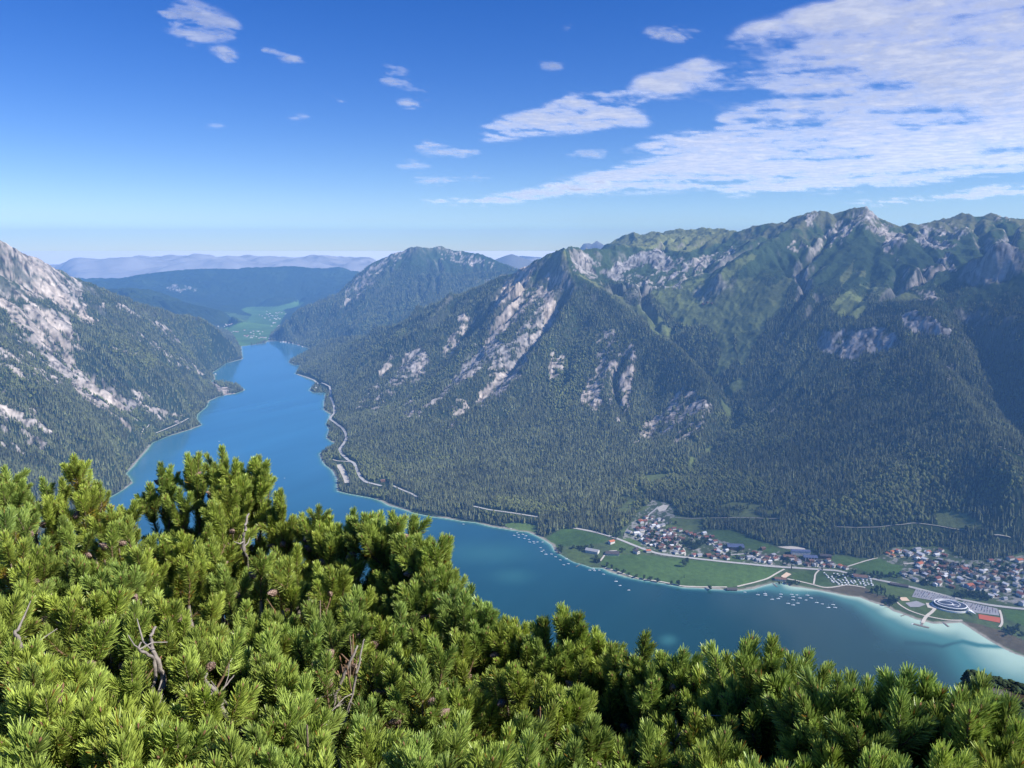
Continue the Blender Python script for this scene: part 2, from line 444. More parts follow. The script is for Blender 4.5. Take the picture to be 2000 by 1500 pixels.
LPA = np.array(LAKE_POLY)
def shore_sd(x, y):
    """signed distance to the shoreline, positive on land; points far from the lake just get 999"""
    x = np.asarray(x, float); y = np.asarray(y, float)
    r = np.full(x.shape, 999.)
    m = (bil(HG, x, y) < LAKE + 260) & (x > LPA[:, 0].min() - 100) & (x < LPA[:, 0].max() + 100) & (y < LPA[:, 1].max() + 100)
    if m.any():
        xs, ys = x[m], y[m]
        d = seg_dist(xs, ys, LAKE_POLY, True)
        r[m] = np.where(in_poly(xs, ys, LAKE_POLY), -d, d)
    return r
def height(x, y, sdv=None, detail=True):
    x = np.asarray(x, float); y = np.asarray(y, float)
    z = bil(HG, x, y)
    rel = np.clip((z - LAKE - 40) / 200, 0, 1)
    if detail:
        r = np.hypot(x, y)
        k = rel * np.clip(r / 4000, .6, 1.5)
        hi = sstep(-420, -60, z)
        z = z + k * hi * (16 * (ridged(x / 240 + 7, y / 240, 3, 81) - .68) + 13 * (ridged(x / 95, y / 95, 3, 91) - .66))
        z = z + k * (26 * (ridged(x / 130, y / 130, 4, 61) - .6) + 9 * (fbm(x / 33, y / 33, 3, 71) - .5))
    if sdv is None: sdv = shore_sd(x, y)
    t = np.clip(sdv, -300, 90)
    beach = LAKE + np.where(t > 0, t * 0.06 + 0.2, t * 0.12)
    w = sstep(10, 80, sdv)
    return beach * (1 - w) + np.maximum(z, LAKE + 3.0) * w
HCACHE = {}
def hit(px, py, dmin=900., dmax=17000., detail=False):
    """where the sight line of a pixel meets the ground"""
    x, y, z = ray(px, py)
    k = 1 / math.hypot(x, y)
    d = np.geomspace(dmin, dmax, 900)
    X, Y, Z = x * k * d, y * k * d, z * k * d
    H = np.maximum(bil(HG, X, Y), LAKE + 3)
    b = np.nonzero(Z < H)[0]
    i = b[0] if len(b) else len(d) - 1
    i = max(i, 1)
    d2 = np.linspace(d[i - 1], d[i], 24)
    X, Y, Z = x * k * d2, y * k * d2, z * k * d2
    H = height(X, Y, None, detail)
    b = np.nonzero(Z < H)[0]
    j = b[0] if len(b) else 23
    return float(X[j]), float(Y[j]), float(H[j])
# ------------------------------------------------------------------ land cover: what grows or lies where
GRY, GRX = np.gradient(blur(HG, 1), CELL)
SLOPE = np.hypot(GRX, GRY)
# noise drawn out along the fall line: gullies, scree tongues and rock ribs
_n0 = _h(np.arange(NX)[None, :] + 0 * np.arange(NY)[:, None], np.arange(NY)[:, None] + 0 * np.arange(NX)[None, :], 5)
_gy, _gx = np.gradient(blur(HG, 6), CELL)
_L = np.hypot(_gx, _gy) + 1e-6
STREAK = np.zeros((NY, NX))
for sgn in (1, -1):
    X, Y = GXX.astype(float), GYY.astype(float)
    for i in range(9):
        STREAK += bil(_n0, X, Y)
        X = X - sgn * bil(_gx / _L, X, Y) * 24; Y = Y - sgn * bil(_gy / _L, X, Y) * 24
STREAK = (STREAK - STREAK.mean()) / STREAK.std()

def _fall(mask):
    g = np.array([-GRX[mask].mean(), -GRY[mask].mean()]); return g / np.linalg.norm(g)
_hi = (HG > -750) & (HG < -80) & (SLOPE > .35)
FALL1 = _fall(_hi & (REG == 1) & (GXX > -3500) & (GYY < 7000)); FALL2 = _fall(_hi & (REG == 2) & (GXX < 400) & (GYY < 6500))
ROCK = [  # (strength, tint 0 grey .. 1 pinkish scree, regions, polygon)
 (1.0,.55,(1,),[(-60,440),(0,470),(45,485),(90,512),(125,545),(146,552),(144,585),(156,590),(150,604),(135,590),(110,565),(90,545),(55,530),(0,518),(-60,500)]),
 (.35,.6,(1,),[(-60,445),(0,470),(60,495),(140,545),(140,560),(60,590),(0,560),(-60,530)]),
 (1.0,.8,(1,),[(-40,520),(0,530),(40,545),(72,552),(100,562),(130,592),(135,608),(118,606),(95,590),(60,572),(30,558),(0,548)]),
 (.9,.5,(1,),[(5,570),(30,565),(38,580),(50,585),(30,588),(10,582)]),
 (1.1,.75,(1,),[(-40,590),(5,590),(35,600),(60,605),(90,612),(125,625),(133,640),(140,660),(130,665),(135,690),(140,710),(125,730),(105,712),(85,690),(55,660),(40,640),(20,615),(-30,610)]),
 (.8,.7,(1,),[(40,655),(70,672),(100,700),(128,728),(120,735),(90,710),(65,695)]),
 (1.0,.8,(1,),[(145,665),(163,680),(170,690),(150,715),(170,730),(190,740),(220,755),(238,780),(230,795),(205,790),(170,765),(140,735),(150,720),(160,700)]),
 (1.3,.9,(1,),[(140,745),(165,765),(190,785),(215,805),(240,820),(258,845),(250,845),(225,815),(195,795),(165,778)]),
 (1.2,.5,(1,),[(190,780),(230,788),(260,787),(300,795),(330,806),(345,815),(330,812),(300,806),(270,800),(250,803),(230,795)]),
 (.45,.4,(1,),[(235,795),(300,805),(345,812),(340,825),(290,820),(240,810)]),
 (.75,.8,(1,),[(152,615),(172,612),(190,630),(180,636),(160,628)]),(.9,.7,(1,),[(224,590),(262,608),(272,622),(262,620),(240,602)]),
 (.8,.8,(1,),[(165,588),(178,582),(172,600)]),(.9,.8,(1,),[(190,603),(205,590),(202,603)]),
 (.75,.6,(1,),[(290,622),(310,632),(345,660),(360,680),(340,665),(310,640)]),(.6,.6,(1,),[(205,620),(240,645),(270,665),(265,660)]),
 (.75,.6,(1,),[(270,650),(290,665),(310,680),(335,690),(330,698),(300,685)]),(.7,.5,(1,),[(340,695),(365,700),(395,725),(400,735),(370,728),(350,712)]),
 (.6,.6,(1,),[(210,670),(240,685),(275,695),(270,700),(235,688)]),(.45,.5,(1,),[(200,730),(240,750),(290,770),(270,785),(230,770)]),
 (.42,.45,(1,),[(0,640),(60,690),(120,730),(100,760),(0,720),(-80,680)]),(.35,.4,(1,),[(0,770),(60,800),(110,860),(60,880),(0,860)]),
 (1.5,.9,(0,1),[(409,748),(425,750),(445,762),(462,767),(440,772),(424,765)]),
 # central mountain, bands on the sunny flanks above the gullies
 (1.15,.9,(2,),[(1008,530),(1030,525),(1046,520),(1044,532),(1028,555),(1018,580),(1010,600),(1000,612),(985,625),(995,580),(1005,555)]),
 (1.0,.85,(2,),[(985,560),(1015,575),(1010,600),(1000,620),(985,640),(962,665),(952,668),(958,630),(965,600),(975,585)]),
 (1.05,.75,(2,),[(1040,565),(1070,560),(1072,575),(1050,590),(1035,605),(1010,625),(990,650),(985,640),(1005,612)]),
 (1.0,.9,(2,),[(1072,575),(1080,595),(1085,620),(1080,640),(1068,628),(1060,598),(1065,580)]),
 (.85,.45,(2,),[(1050,600),(1060,640),(1075,638),(1060,655),(1030,690),(1000,710),(975,725),(960,720),(985,680),(1015,650),(1035,625)]),
 (1.0,.55,(2,),[(1010,690),(1025,690),(1020,715),(1000,745),(980,765),(955,785),(935,790),(945,765),(975,735),(990,705)]),
 (.95,.4,(2,),[(915,690),(925,680),(955,670),(970,680),(965,700),(940,715),(905,742),(870,772),(825,798),(830,788),(865,758),(895,730),(905,705)]),
 (.75,.6,(2,),[(880,790),(905,785),(915,800),(890,830),(880,835),(890,810)]),
 (.75,.6,(2,),[(900,622),(920,630),(905,655),(885,690),(870,700),(865,690),(880,660)]),
 (.75,.5,(2,),[(790,700),(815,690),(830,715),(815,735),(795,745),(785,760),(755,780),(740,800),(730,790),(755,760),(780,725)]),
 (.65,.6,(2,),[(740,715),(765,695),(775,700),(755,725),(740,740)]),(.6,.5,(2,),[(800,780),(820,790),(800,815),(775,830),(790,805)]),
 (.55,.5,(2,),[(690,780),(735,750),(745,760),(715,785),(685,800)]),(.8,.8,(2,),[(1070,535),(1110,540),(1112,550),(1080,560)]) ,
 (.9,.6,(2,),[(668,800),(700,775),(708,772),(690,795),(672,810)]),(.9,.5,(2,),[(690,755),(712,735),(715,738),(695,755)]),
 (.7,.6,(2,),[(1100,560),(1118,540),(1115,560),(1105,585),(1096,590)]),(.45,.5,(2,),[(1075,700),(1095,690),(1100,720),(1085,735),(1070,740)]),
 (.62,.6,(2,),[(1155,735),(1175,700),(1195,715),(1180,745),(1170,800),(1150,790),(1140,775)]),
 (.66,.6,(2,),[(1200,735),(1235,725),(1235,760),(1220,800),(1205,825),(1195,800),(1190,770)]),
 (.75,.5,(2,),[(1250,862),(1262,830),(1300,805),(1330,770),(1352,775),(1375,800),(1368,835),(1340,850),(1325,865),(1300,845),(1265,865)]),
 (.7,.5,(2,),[(1180,650),(1200,640),(1205,655),(1185,670)]),(.4,.5,(2,),[(1170,660),(1230,670),(1240,720),(1180,720)]),
 (1.1,.15,(2,3),[(1118,502),(1140,494),(1152,502),(1140,512),(1120,512)]),(1.0,.15,(2,3),[(1122,515),(1160,512),(1175,530),(1165,540),(1145,535),(1128,528)]),
 (1.3,.1,(3,2),[(1185,530),(1200,522),(1230,505),(1255,492),(1285,492),(1302,508),(1308,525),(1295,532),(1280,528),(1265,515),(1248,522),(1230,530),(1212,542),(1195,535)]),
 (.45,.2,(3,),[(1210,540),(1290,530),(1340,530),(1330,560),(1280,565),(1230,560)]),(.75,.3,(3,),[(1310,515),(1330,500),(1350,505),(1400,495),(1430,485),(1440,492),(1400,510),(1360,530),(1330,530)]),
 # high range
 (.8,.3,(3,),[(1570,425),(1592,410),(1600,425),(1590,450),(1580,445)]),(.95,.25,(3,),[(1655,425),(1675,408),(1695,405),(1712,428),(1745,448),(1765,455),(1760,465),(1725,462),(1690,448),(1665,440)]),
 (.85,.3,(3,),[(1610,445),(1650,430),(1665,445),(1640,470),(1620,480),(1605,470)]),(.8,.5,(3,),[(1535,480),(1560,470),(1580,485),(1545,495)]),
 (1.3,.25,(3,),[(1722,482),(1738,460),(1760,455),(1772,462),(1770,480),(1748,484)]),(.9,.4,(3,),[(1725,485),(1745,485),(1745,505),(1728,500)]),
 (1.3,.2,(3,),[(1785,466),(1800,460),(1835,470),(1873,477),(1860,485),(1840,483),(1830,487),(1805,485)]),
 (.6,.2,(3,),[(1765,450),(1800,442),(1850,440),(1900,450),(1880,465),(1800,460)]),(.8,.3,(3,),[(1935,418),(1950,416),(1970,432),(1945,436)]),
 (.95,.1,(3,),[(1925,500),(1945,472),(1965,466),(1985,482),(1990,510),(1960,512)]),(1.3,.4,(3,),[(1925,550),(1965,528),(1967,543),(1945,550)]),(1.3,.3,(3,),[(1900,532),(1925,547),(1910,545)]),
 (1.0,.4,(3,),[(1832,515),(1845,495),(1855,495),(1866,528),(1835,532)]),(.8,.5,(3,),[(1788,540),(1810,520),(1830,530),(1810,545),(1800,575),(1775,560)]),
 (1.4,.1,(3,),[(1590,655),(1605,640),(1620,650),(1640,640),(1680,650),(1720,640),(1745,650),(1765,668),(1735,685),(1700,690),(1668,706),(1640,695),(1615,690),(1595,675)]),
 (1.4,.15,(3,),[(1755,615),(1775,602),(1805,620),(1830,628),(1858,640),(1855,655),(1830,655),(1800,655),(1770,640)]),(.6,.2,(3,),[(1880,620),(1905,630),(1900,645),(1885,640)]),
 (.7,.2,(3,),[(1512,785),(1540,770),(1560,775),(1555,795),(1525,800),(1512,812)]),(.6,.3,(3,),[(1515,655),(1535,645),(1530,655)]),(.6,.3,(3,),[(1620,640),(1635,630),(1630,645)]),
 (.8,.6,(3,),[(1800,560),(1820,565),(1840,590),(1825,605),(1800,585)]),(.4,.3,(3,),[(1840,690),(1860,690),(1865,760),(1850,740)]),
 (.7,.4,(4,),[(703,531),(766,493),(801,482),(822,480),(790,495),(760,520),(735,540),(700,580),(665,600),(680,565)]),
 (.55,.5,(4,),[(850,480),(860,478),(900,492),(965,507),(960,520),(900,515),(870,505)]),
 (.5,.2,(5,),[(325,558),(385,560),(385,568),(330,570)]),
]
GRASS = [  # (strength, kind 0 alpine / 1 meadow, regions, polygon)
 (1,0,(2,3),[(1055,507),(1090,488),(1102,490),(1105,512),(1118,530),(1122,545),(1100,528),(1070,513)]),
 (1,0,(2,3),[(1120,533),(1160,548),(1200,568),(1225,590),(1262,610),(1295,640),(1310,655),(1280,650),(1240,612),(1205,585),(1160,556)]),
 (1,.25,(2,3),[(1205,588),(1270,600),(1325,655),(1290,660),(1240,612)]),
 (.9,0,(3,),[(1190,472),(1225,450),(1340,440),(1440,448),(1420,470),(1350,490),(1290,487),(1245,482)]),
 (1.5,.3,(3,2),[(1268,572),(1300,562),(1345,552),(1390,540),(1430,512),(1465,495),(1480,500),(1440,525),(1420,545),(1470,545),(1505,560),(1500,590),(1470,610),(1445,640),(1432,672),(1440,700),(1425,715),(1400,740),(1382,752),(1400,720),(1408,690),(1398,650),(1372,635),(1340,645),(1320,625),(1295,600)]),
 (.9,.3,(3,),[(1440,560),(1540,560),(1530,600),(1480,660),(1450,720),(1440,700),(1440,650)]),
 (1,.35,(3,),[(1410,755),(1440,738),(1462,745),(1450,780),(1445,810),(1425,818),(1412,790)]),
 (.8,.2,(3,),[(1505,560),(1530,540),(1545,545),(1530,580),(1500,610)]),
 (1,.25,(3,),[(1622,600),(1640,580),(1665,567),(1690,585),(1694,600),(1680,625),(1660,615),(1635,618)]),
 (1,.15,(3,),[(1750,570),(1760,562),(1790,575),(1802,590),(1780,590),(1755,585)]),(.6,.15,(3,),[(1680,555),(1710,550),(1740,565),(1730,580),(1700,570)]),
 (.9,.1,(3,),[(1640,540),(1668,510),(1665,530),(1645,560)]),(.8,.1,(3,),[(1670,525),(1690,528),(1690,540),(1675,538)]),
 (1,.3,(0,3),[(1828,1002),(1850,996),(1885,1000),(1905,1015),(1928,1034),(1880,1034),(1835,1022)]),(.8,.5,(0,3,2),[(1305,1015),(1335,1008),(1365,1012),(1372,1030),(1340,1038),(1300,1034)]),
 (.7,.3,(0,3),[(1395,990),(1430,985),(1470,980),(1530,985),(1535,1000),(1490,1012),(1420,1008)]),(.8,.3,(0,3),[(1705,750),(1740,748),(1738,757),(1715,756)]),
 (.9,.4,(2,3,0),[(1255,935),(1275,928),(1330,920),(1328,928),(1300,935),(1270,945)]),(.5,.4,(2,0),[(1190,970),(1250,950),(1270,990),(1220,1020),(1200,1010)]),
 (.8,.35,(2,3,0),[(1340,915),(1352,888),(1362,895),(1350,912)]),(.5,.3,(2,3),[(1370,880),(1400,860),(1420,870),(1390,895)]),
 (.9,.4,(4,),[(700,657),(725,660),(720,663)]),(.8,.5,(2,4),[(690,655),(720,655),(728,660),(700,661)]),
 # meadows of the near plain
 (2,1,(0,2,3),[(1065,1055),(1080,1042),(1100,1033),(1140,1034),(1180,1047),(1187,1052),(1178,1060),(1150,1064),(1110,1066),(1085,1070)]),
 (2,.95,(0,2,3),[(1172,1100),(1182,1088),(1195,1082),(1260,1085),(1400,1097),(1533,1111),(1512,1128),(1470,1138),(1420,1147),(1335,1145),(1250,1129),(1190,1114)]),
 (2,.9,(0,2,3),[(1384,1040),(1405,1035),(1430,1036),(1470,1052),(1525,1074),(1515,1080),(1470,1074),(1440,1064),(1400,1052)]),
 (2,.85,(0,2,3),[(1620,1085),(1660,1088),(1697,1096),(1668,1108),(1640,1105),(1622,1097)]),(2,.95,(0,2,3),[(1666,1108),(1715,1089),(1740,1100),(1765,1105),(1755,1125),(1735,1128),(1690,1117)]),
 (2,.8,(0,2,3),[(1190,1058),(1230,1050),(1250,1060),(1258,1075),(1240,1082),(1195,1078)]),(2,.8,(0,2),[(978,1024),(1010,1020),(1053,1027),(1046,1040),(1000,1033)]),
 (2,.9,(0,2,3),[(1548,1118),(1600,1113),(1585,1142),(1548,1132)]),(2,.9,(0,2,3),[(1600,1113),(1607,1116),(1625,1146),(1592,1142)]),(2,1.0,(0,2,3),[(1958,1190),(2010,1194),(2100,1210),(2090,1225),(2000,1222),(1966,1210)]),
 (2,.7,(0,2,3),[(1712,1138),(1787,1153),(1780,1170),(1712,1155)]),(2,.8,(0,2,3),[(1425,1085),(1455,1083),(1455,1097),(1425,1096)]),(2,.7,(0,2,3),[(1815,1093),(1845,1091),(1855,1103),(1830,1107)]),
 (1.6,.7,(0,2,3),[(1100,1075),(1120,1070),(1170,1098),(1150,1103),(1120,1095)]),(1.6,.7,(0,2,3),[(1760,1170),(1785,1165),(1830,1180),(1860,1208),(1845,1213),(1800,1203),(1770,1190),(1752,1180)]),
 (2,1.01,(0,4,5,6),[(437,643),(450,636),(480,628),(492,615),(470,605),(480,600),(515,599),(545,598),(575,589),(596,590),(585,598),(553,605),(560,612),(550,625),(545,640),(530,652),(524,665),(500,672),(468,678),(455,655)]),
 (1.2,.8,(0,5,6,4),[(440,611),(460,612),(490,620),(480,630),(455,622)]),
]
REED = [[(1596,1152),(1622,1147),(1660,1143),(1690,1148),(1705,1158),(1738,1168),(1736,1184),(1702,1174),(1660,1162)],
        [(1880,1213),(1905,1217),(1960,1232),(1999,1250),(2120,1290),(2100,1320),(2000,1278),(1955,1260),(1925,1243),(1890,1222)]]
TOWN = [[(1215,1050),(1235,1010),(1275,975),(1310,985),(1325,1030),(1400,1045),(1460,1070),(1560,1080),(1620,1095),(1700,1115),(1620,1110),(1500,1105),(1390,1090),(1280,1085),(1250,1075)],
        [(1712,1090),(1745,1070),(1830,1072),(1900,1095),(2000,1085),(2200,1100),(2200,1200),(1990,1185),(1860,1150),(1780,1135),(1740,1120),(1765,1108)]]
PLAIN = [(1058,1052),(1095,1033),(1140,1031),(1190,1046),(1215,1034),(1240,1013),(1275,974),(1312,985),(1330,1008),(1368,1012),(1372,1035),(1400,1034),(1430,1035),(1475,1054),(1530,1070),(1585,1072),(1600,1085),(1640,1084),(1700,1092),(1722,1087),(1745,1069),(1830,1067),(1850,1074),(1900,1099),(1940,1100),(1960,1089),(2000,1079),(2200,1100),(2300,1400),(1058,1400)]
def soft_poly(px, py, poly, wx, wy, a):
    x0 = min(p[0] for p in poly) - a; x1 = max(p[0] for p in poly) + a
    y0 = min(p[1] for p in poly) - a; y1 = max(p[1] for p in poly) + a
    m = (px > x0) & (px < x1) & (py > y0) & (py < y1)
    return m, in_poly(px[m] + wx[m] * a, py[m] + wy[m] * a, poly)
def mixc(c, d, w):
    return c * (1 - w[:, None]) + np.asarray(d)[None, :] * w[:, None] if np.ndim(d) == 1 else c * (1 - w[:, None]) + d * w[:, None]
def cover(x, y, z, sdv):
    """albedo (n,3), tree cover 0..1, rock 0..1 of ground points"""
    px, py = to_px(x, y, z)
    ix = np.clip(((x - GX0) / CELL + .5).astype(int), 0, NX - 1); iy = np.clip(((y - GY0) / CELL + .5).astype(int), 0, NY - 1)
    reg = REG[iy, ix]
    slope = bil(SLOPE, x, y); flow = bil(FLOWL, x, y); streak = bil(STREAK, x, y)
    r = np.hypot(x, y)
    n1 = fbm(x / 260, y / 260, 4, 101); n2 = fbm(x / 60, y / 60, 3, 111); n3 = fbm(x / 26, y / 26, 3, 121); n4 = fbm(x / 9, y / 9, 2, 125)
    wx = (fbm(x / 90, y / 90, 4, 131, .62) - .5) * 2; wy = (fbm(x / 90, y / 90, 4, 141, .62) - .5) * 2
    alt = z + 90 * (n1 - .5) * 2
    tree = np.ones(len(x)) * (1 - sstep(-330, -120, alt))
    C = np.tile(np.array([.020, .032, .016]), (len(x), 1))
    C = mixc(C, [.036, .058, .024], sstep(-380, -150, alt))
    up = sstep(-120, 40, alt + 160 * (n2 - .5) - 120 * (slope - .7) - np.where(reg == 3, 130, 0))                     # alpine turf above the dwarf pines
    up = up * (reg != 2) * np.where(reg == 1, .5, 1) * sstep(.36, .52, fbm(x / 120, y / 120, 4, 181) + .12 * streak * .5 + sstep(100, 300, z) * .2)
    C = mixc(C, [.098, .102, .052], up); tree *= 1 - up
    lig = sstep(.52, .74, fbm(x / 300, y / 300, 4, 151)) * .6                            # lighter stands of beech and larch
    C = mixc(C, [.05, .075, .022], lig * (1 - up) * .6)
    # crags
    f = np.where((reg == 1)[:, None], FALL1[None], FALL2[None])
    sx_ = x + 40 * (n1 - .5) * 2; sy_ = y + 40 * (n2 - .5)
    rib = fbm((-sx_ * f[:, 1] + sy_ * f[:, 0]) / 17, (sx_ * f[:, 0] + sy_ * f[:, 1]) / 120, 4, 191, .6)
    rk = np.zeros(len(x)); tint = np.full(len(x), .3)
    nat = sstep(.88, 1.3, slope + .13 * streak + .5 * (n2 - .5)) * sstep(-700, -200, z) * np.where(reg == 3, .9, np.where(reg == 1, .7, .55))
    nat *= np.where((reg == 5) | (reg == 6), 0, 1)
    rk = np.maximum(rk, nat * .8)
    for st, ti, regs, poly in ROCK:
        if 2 in regs or 1 in regs:
            qx, qy = sum(p[0] for p in poly) / len(poly), sum(p[1] for p in poly) / len(poly)
            poly = [(qx + (p[0] - qx) * 1.18, qy + (p[1] - qy) * 1.18) for p in poly]; st = st + (.14 if 2 in regs else .04)
        m, q = soft_poly(px, py, poly, wx, wy, 13.0)
        idx = np.nonzero(m)[0][q]
        idx = idx[np.isin(reg[idx], regs)]
        v = st * .88 + .22 * streak[idx] + .6 * (n2[idx] - .5) + 1.0 * (n3[idx] - .5) + 2.2 * (rib[idx] - .5) + .5 * (n4[idx] - .5)
        v = sstep(.42, .72, v)
        g = v > rk[idx]
        rk[idx] = np.maximum(rk[idx], v); tint[idx[g]] = ti
    tint = np.clip(tint + .35 * (n1 - .5) * 2 + .12 * streak, 0, 1)
    rc = np.array([.26, .25, .245]) * (1 - tint[:, None]) + np.array([.40, .34, .285]) * tint[:, None]
    crack = ridged(x / 38 + .15 * streak, y / 38, 3, 171, .6)
    rc = rc * (1 + 1.5 * (rib[:, None] - .5)) * (0.86 + .45 * (n3[:, None] - .5) * 2 + .22 * (n2[:, None] - .5) * 2 - .75 * sstep(.66, .86, crack)[:, None] + .10 * np.clip(streak, -2, 2)[:, None])
    # grass
    gr = np.zeros(len(x)); gk = np.zeros(len(x))
    for st, ki, regs, poly in GRASS:
        m, q = soft_poly(px, py, poly, wx, wy, 1.2 if st > 1.5 else 7.0)
        idx = np.nonzero(m)[0][q]
        idx = idx[np.isin(reg[idx], regs)]
        v = np.clip(st if st > 1.5 else sstep(.30, .75, st * .95 + 1.0 * (n2[idx] - .5) + .4 * (n3[idx] - .5)), 0, 1)
        g = v >= gr[idx]
        gr[idx] = np.maximum(gr[idx], v); gk[idx[g]] = ki
    gc = np.array([.145, .158, .062]) * (1 - gk[:, None]) + np.array([.062, .118, .030]) * gk[:, None]
    gc = gc * (1 + .55 * (gk > 1.005))[:, None]
    gc = gc * (0.9 + .35 * (n1[:, None] - .5) * 2 + .16 * (n3[:, None] - .5))
    C = mixc(C, gc, gr); tree *= 1 - gr
    C = mixc(C, np.clip(rc, .03, .7), rk); tree *= np.clip(1 - rk * 1.15, 0, 1)
    m, q = soft_poly(px, py, PLAIN, wx, wy, 2.0); idx = np.nonzero(m)[0][q]
    idx = idx[gr[idx] < .5]
    C[idx] = np.array([.060, .088, .036]) * (.65 + .7 * n3[idx, None]); tree[idx] = 0
    # plain: reeds, village gardens, gravel shore
    for poly in TOWN:
        m, q = soft_poly(px, py, poly, wx, wy, 1.5); idx = np.nonzero(m)[0][q]; idx = idx[gr[idx] < .5]
        pv_ = sstep(.52, .62, n4[idx] * .6 + n3[idx] * .4)[:, None]
        C[idx] = np.array([.062, .086, .040]) * (.7 + .6 * n3[idx, None]) * (1 - pv_) + np.array([.24, .235, .22]) * pv_; tree[idx] = 0
    for poly in REED:
        m, q = soft_poly(px, py, poly, wx, wy, 1.2); idx = np.nonzero(m)[0][q]
        C[idx] = np.array([.085, .072, .045]) * (.75 + .5 * n2[idx, None]); tree[idx] = 0
    wet = sstep(13, 5, sdv + 11 * (n3 - .5)) * (sdv > -60)
    near_beach = (px > 1590) & (py > 1140)
    keep = np.where(near_beach, 1.0, sstep(.40, .56, fbm(x / 140, y / 140, 3, 161)))
    wet = wet * keep
    C = mixc(C, np.array([.27, .25, .21]), wet); tree *= 1 - wet
    tree[sdv < 7] = 0
    return C, np.clip(tree, 0, 1), rk, reg, lig

# ------------------------------------------------------------------ terrain mesh: a fan of rows, finer near the viewer
NA, NR = int(1500 * QL), int(1180 * QL)
az = np.radians(np.linspace(-40.5, 40.5, NA)); rr = np.geomspace(860, 17350, NR)
AZ, RR = np.meshgrid(az, rr)
tx = (np.sin(AZ) * RR).ravel(); ty = (np.cos(AZ) * RR).ravel()
tsd = shore_sd(tx, ty)
tz = height(tx, ty, tsd)
tC, tTree, tRock, tReg, tLig = cover(tx, ty, tz, tsd)
# crags stand out in ribs
tz = tz + tRock * (16 + 8 * (tReg == 3)) * (ridged(tx / 55, ty / 55, 3, 201) - .55) * np.clip((tsd - 60) / 60, 0, 1)

k = NT('mountain ground')
at = k.n('ShaderNodeAttribute', attribute_name='cover')
ge = k.n('ShaderNodeNewGeometry')
nz = k.n('ShaderNodeTexNoise'); nz.inputs['Scale'].default_value = .055; nz.inputs['Detail'].default_value = 7; nz.inputs['Roughness'].default_value = .62
k.l(ge.outputs['Position'], nz.inputs['Vector'])
v1 = k.math('MULTIPLY_ADD', nz.outputs[0], 1.1, .45)
mul = k.n('ShaderNodeVectorMath', operation='SCALE'); k.l(at.outputs['Color'], mul.inputs[0]); k.l(v1, mul.inputs['Scale'])
b = k.bsdf(mul.outputs[0], .95, .05)
bp = k.n('ShaderNodeBump'); bp.inputs['Strength'].default_value = .55; bp.inputs['Distance'].default_value = 9
nz2 = k.n('ShaderNodeTexNoise'); nz2.inputs['Scale'].default_value = .03; nz2.inputs['Detail'].default_value = 8; nz2.inputs['Roughness'].default_value = .65
k.l(ge.outputs['Position'], nz2.inputs['Vector']); k.l(nz2.outputs[0], bp.inputs['Height']); k.l(bp.outputs[0], b.inputs['Normal'])
M_GROUND = k.m

ii = (np.arange(NR - 1)[:, None] * NA + np.arange(NA - 1)[None, :]).ravel()
quads = np.stack([ii, ii + 1, ii + NA + 1, ii + NA], 1)
TV = np.stack([tx, ty, tz], 1)
# one normal field for the whole land so that the pieces meet without seams
_G = TV.reshape(NR, NA, 3)
_dr = np.gradient(_G, axis=0); _da = np.gradient(_G, axis=1)
TN = np.cross(_da, _dr).reshape(-1, 3); TN /= np.linalg.norm(TN, axis=1)[:, None]
TN[TN[:, 2] < 0] *= -1
quads = quads[np.min(tsd[quads], axis=1) < 990] if False else quads
dry = np.max(tsd[quads], axis=1) > -120
quads = quads[dry]
qreg = tReg[quads[:, 0]]
PIECES = {0: ('ground', 'flat valley ground with meadows, reeds and gravel shore around the lake'),
          1: ('mountain', 'scree streaked mountain falling to the lake from the left, pinkish gullies'),
          2: ('mountain', 'broad forested mountain in the middle with pale rocky ribs and a grassy summit'),
          3: ('mountain', 'high craggy range behind the villages with a pointed summit and dark forest flank'),
          4: ('mountain', 'bluish double peaked mountain beyond the far end of the lake'),
          5: ('hills', 'long dark blue forested ridge on the horizon below the cloud bank'),
          6: ('hills', 'smooth dark wooded hill behind the far meadows')}
for rg, (nm, lab) in PIECES.items():
    q = quads[qreg == rg]
    if not len(q): continue
    u, inv = np.unique(q, return_inverse=True)
    o = mesh_np(nm, TV[u], inv.reshape(q.shape), M_GROUND, True, {'cover': ('FLOAT_COLOR', tC[u])})
    o.data.normals_split_custom_set_from_vertices(TN[u].astype(np.float32))
    tag(o, lab, None, None, 'structure')

# ------------------------------------------------------------------ lake
LNA, LNR = int(700 * QL), int(620 * QL)
laz = np.radians(np.linspace(-42, 42, LNA)); lr = np.geomspace(780, 9300, LNR)
A2, R2 = np.meshgrid(laz, lr)
lx = (np.sin(A2) * R2).ravel(); ly = (np.cos(A2) * R2).ravel()
lsd = shore_sd(lx, ly)
lpx, lpy = to_px(lx, ly, np.full(lx.shape, LAKE))
n_ = fbm(lx / 160, ly / 160, 4, 301)
east = sstep(1560, 1800, lpx)
# width of the shallow shelf: broad in the sandy bay by the beach, a narrow rim elsewhere
shelf = 5 + 12 * n_ + east * (95 + 210 * sstep(1800, 1990, lpx)) + 50 * np.exp(-((lpx - 1545) / 40) ** 2 - ((lpy - 1150) / 20) ** 2)
shal = np.exp(-np.clip(-lsd, 0, None) / shelf)
shal = np.clip(shal * (.8 + .45 * n_), 0, 1)
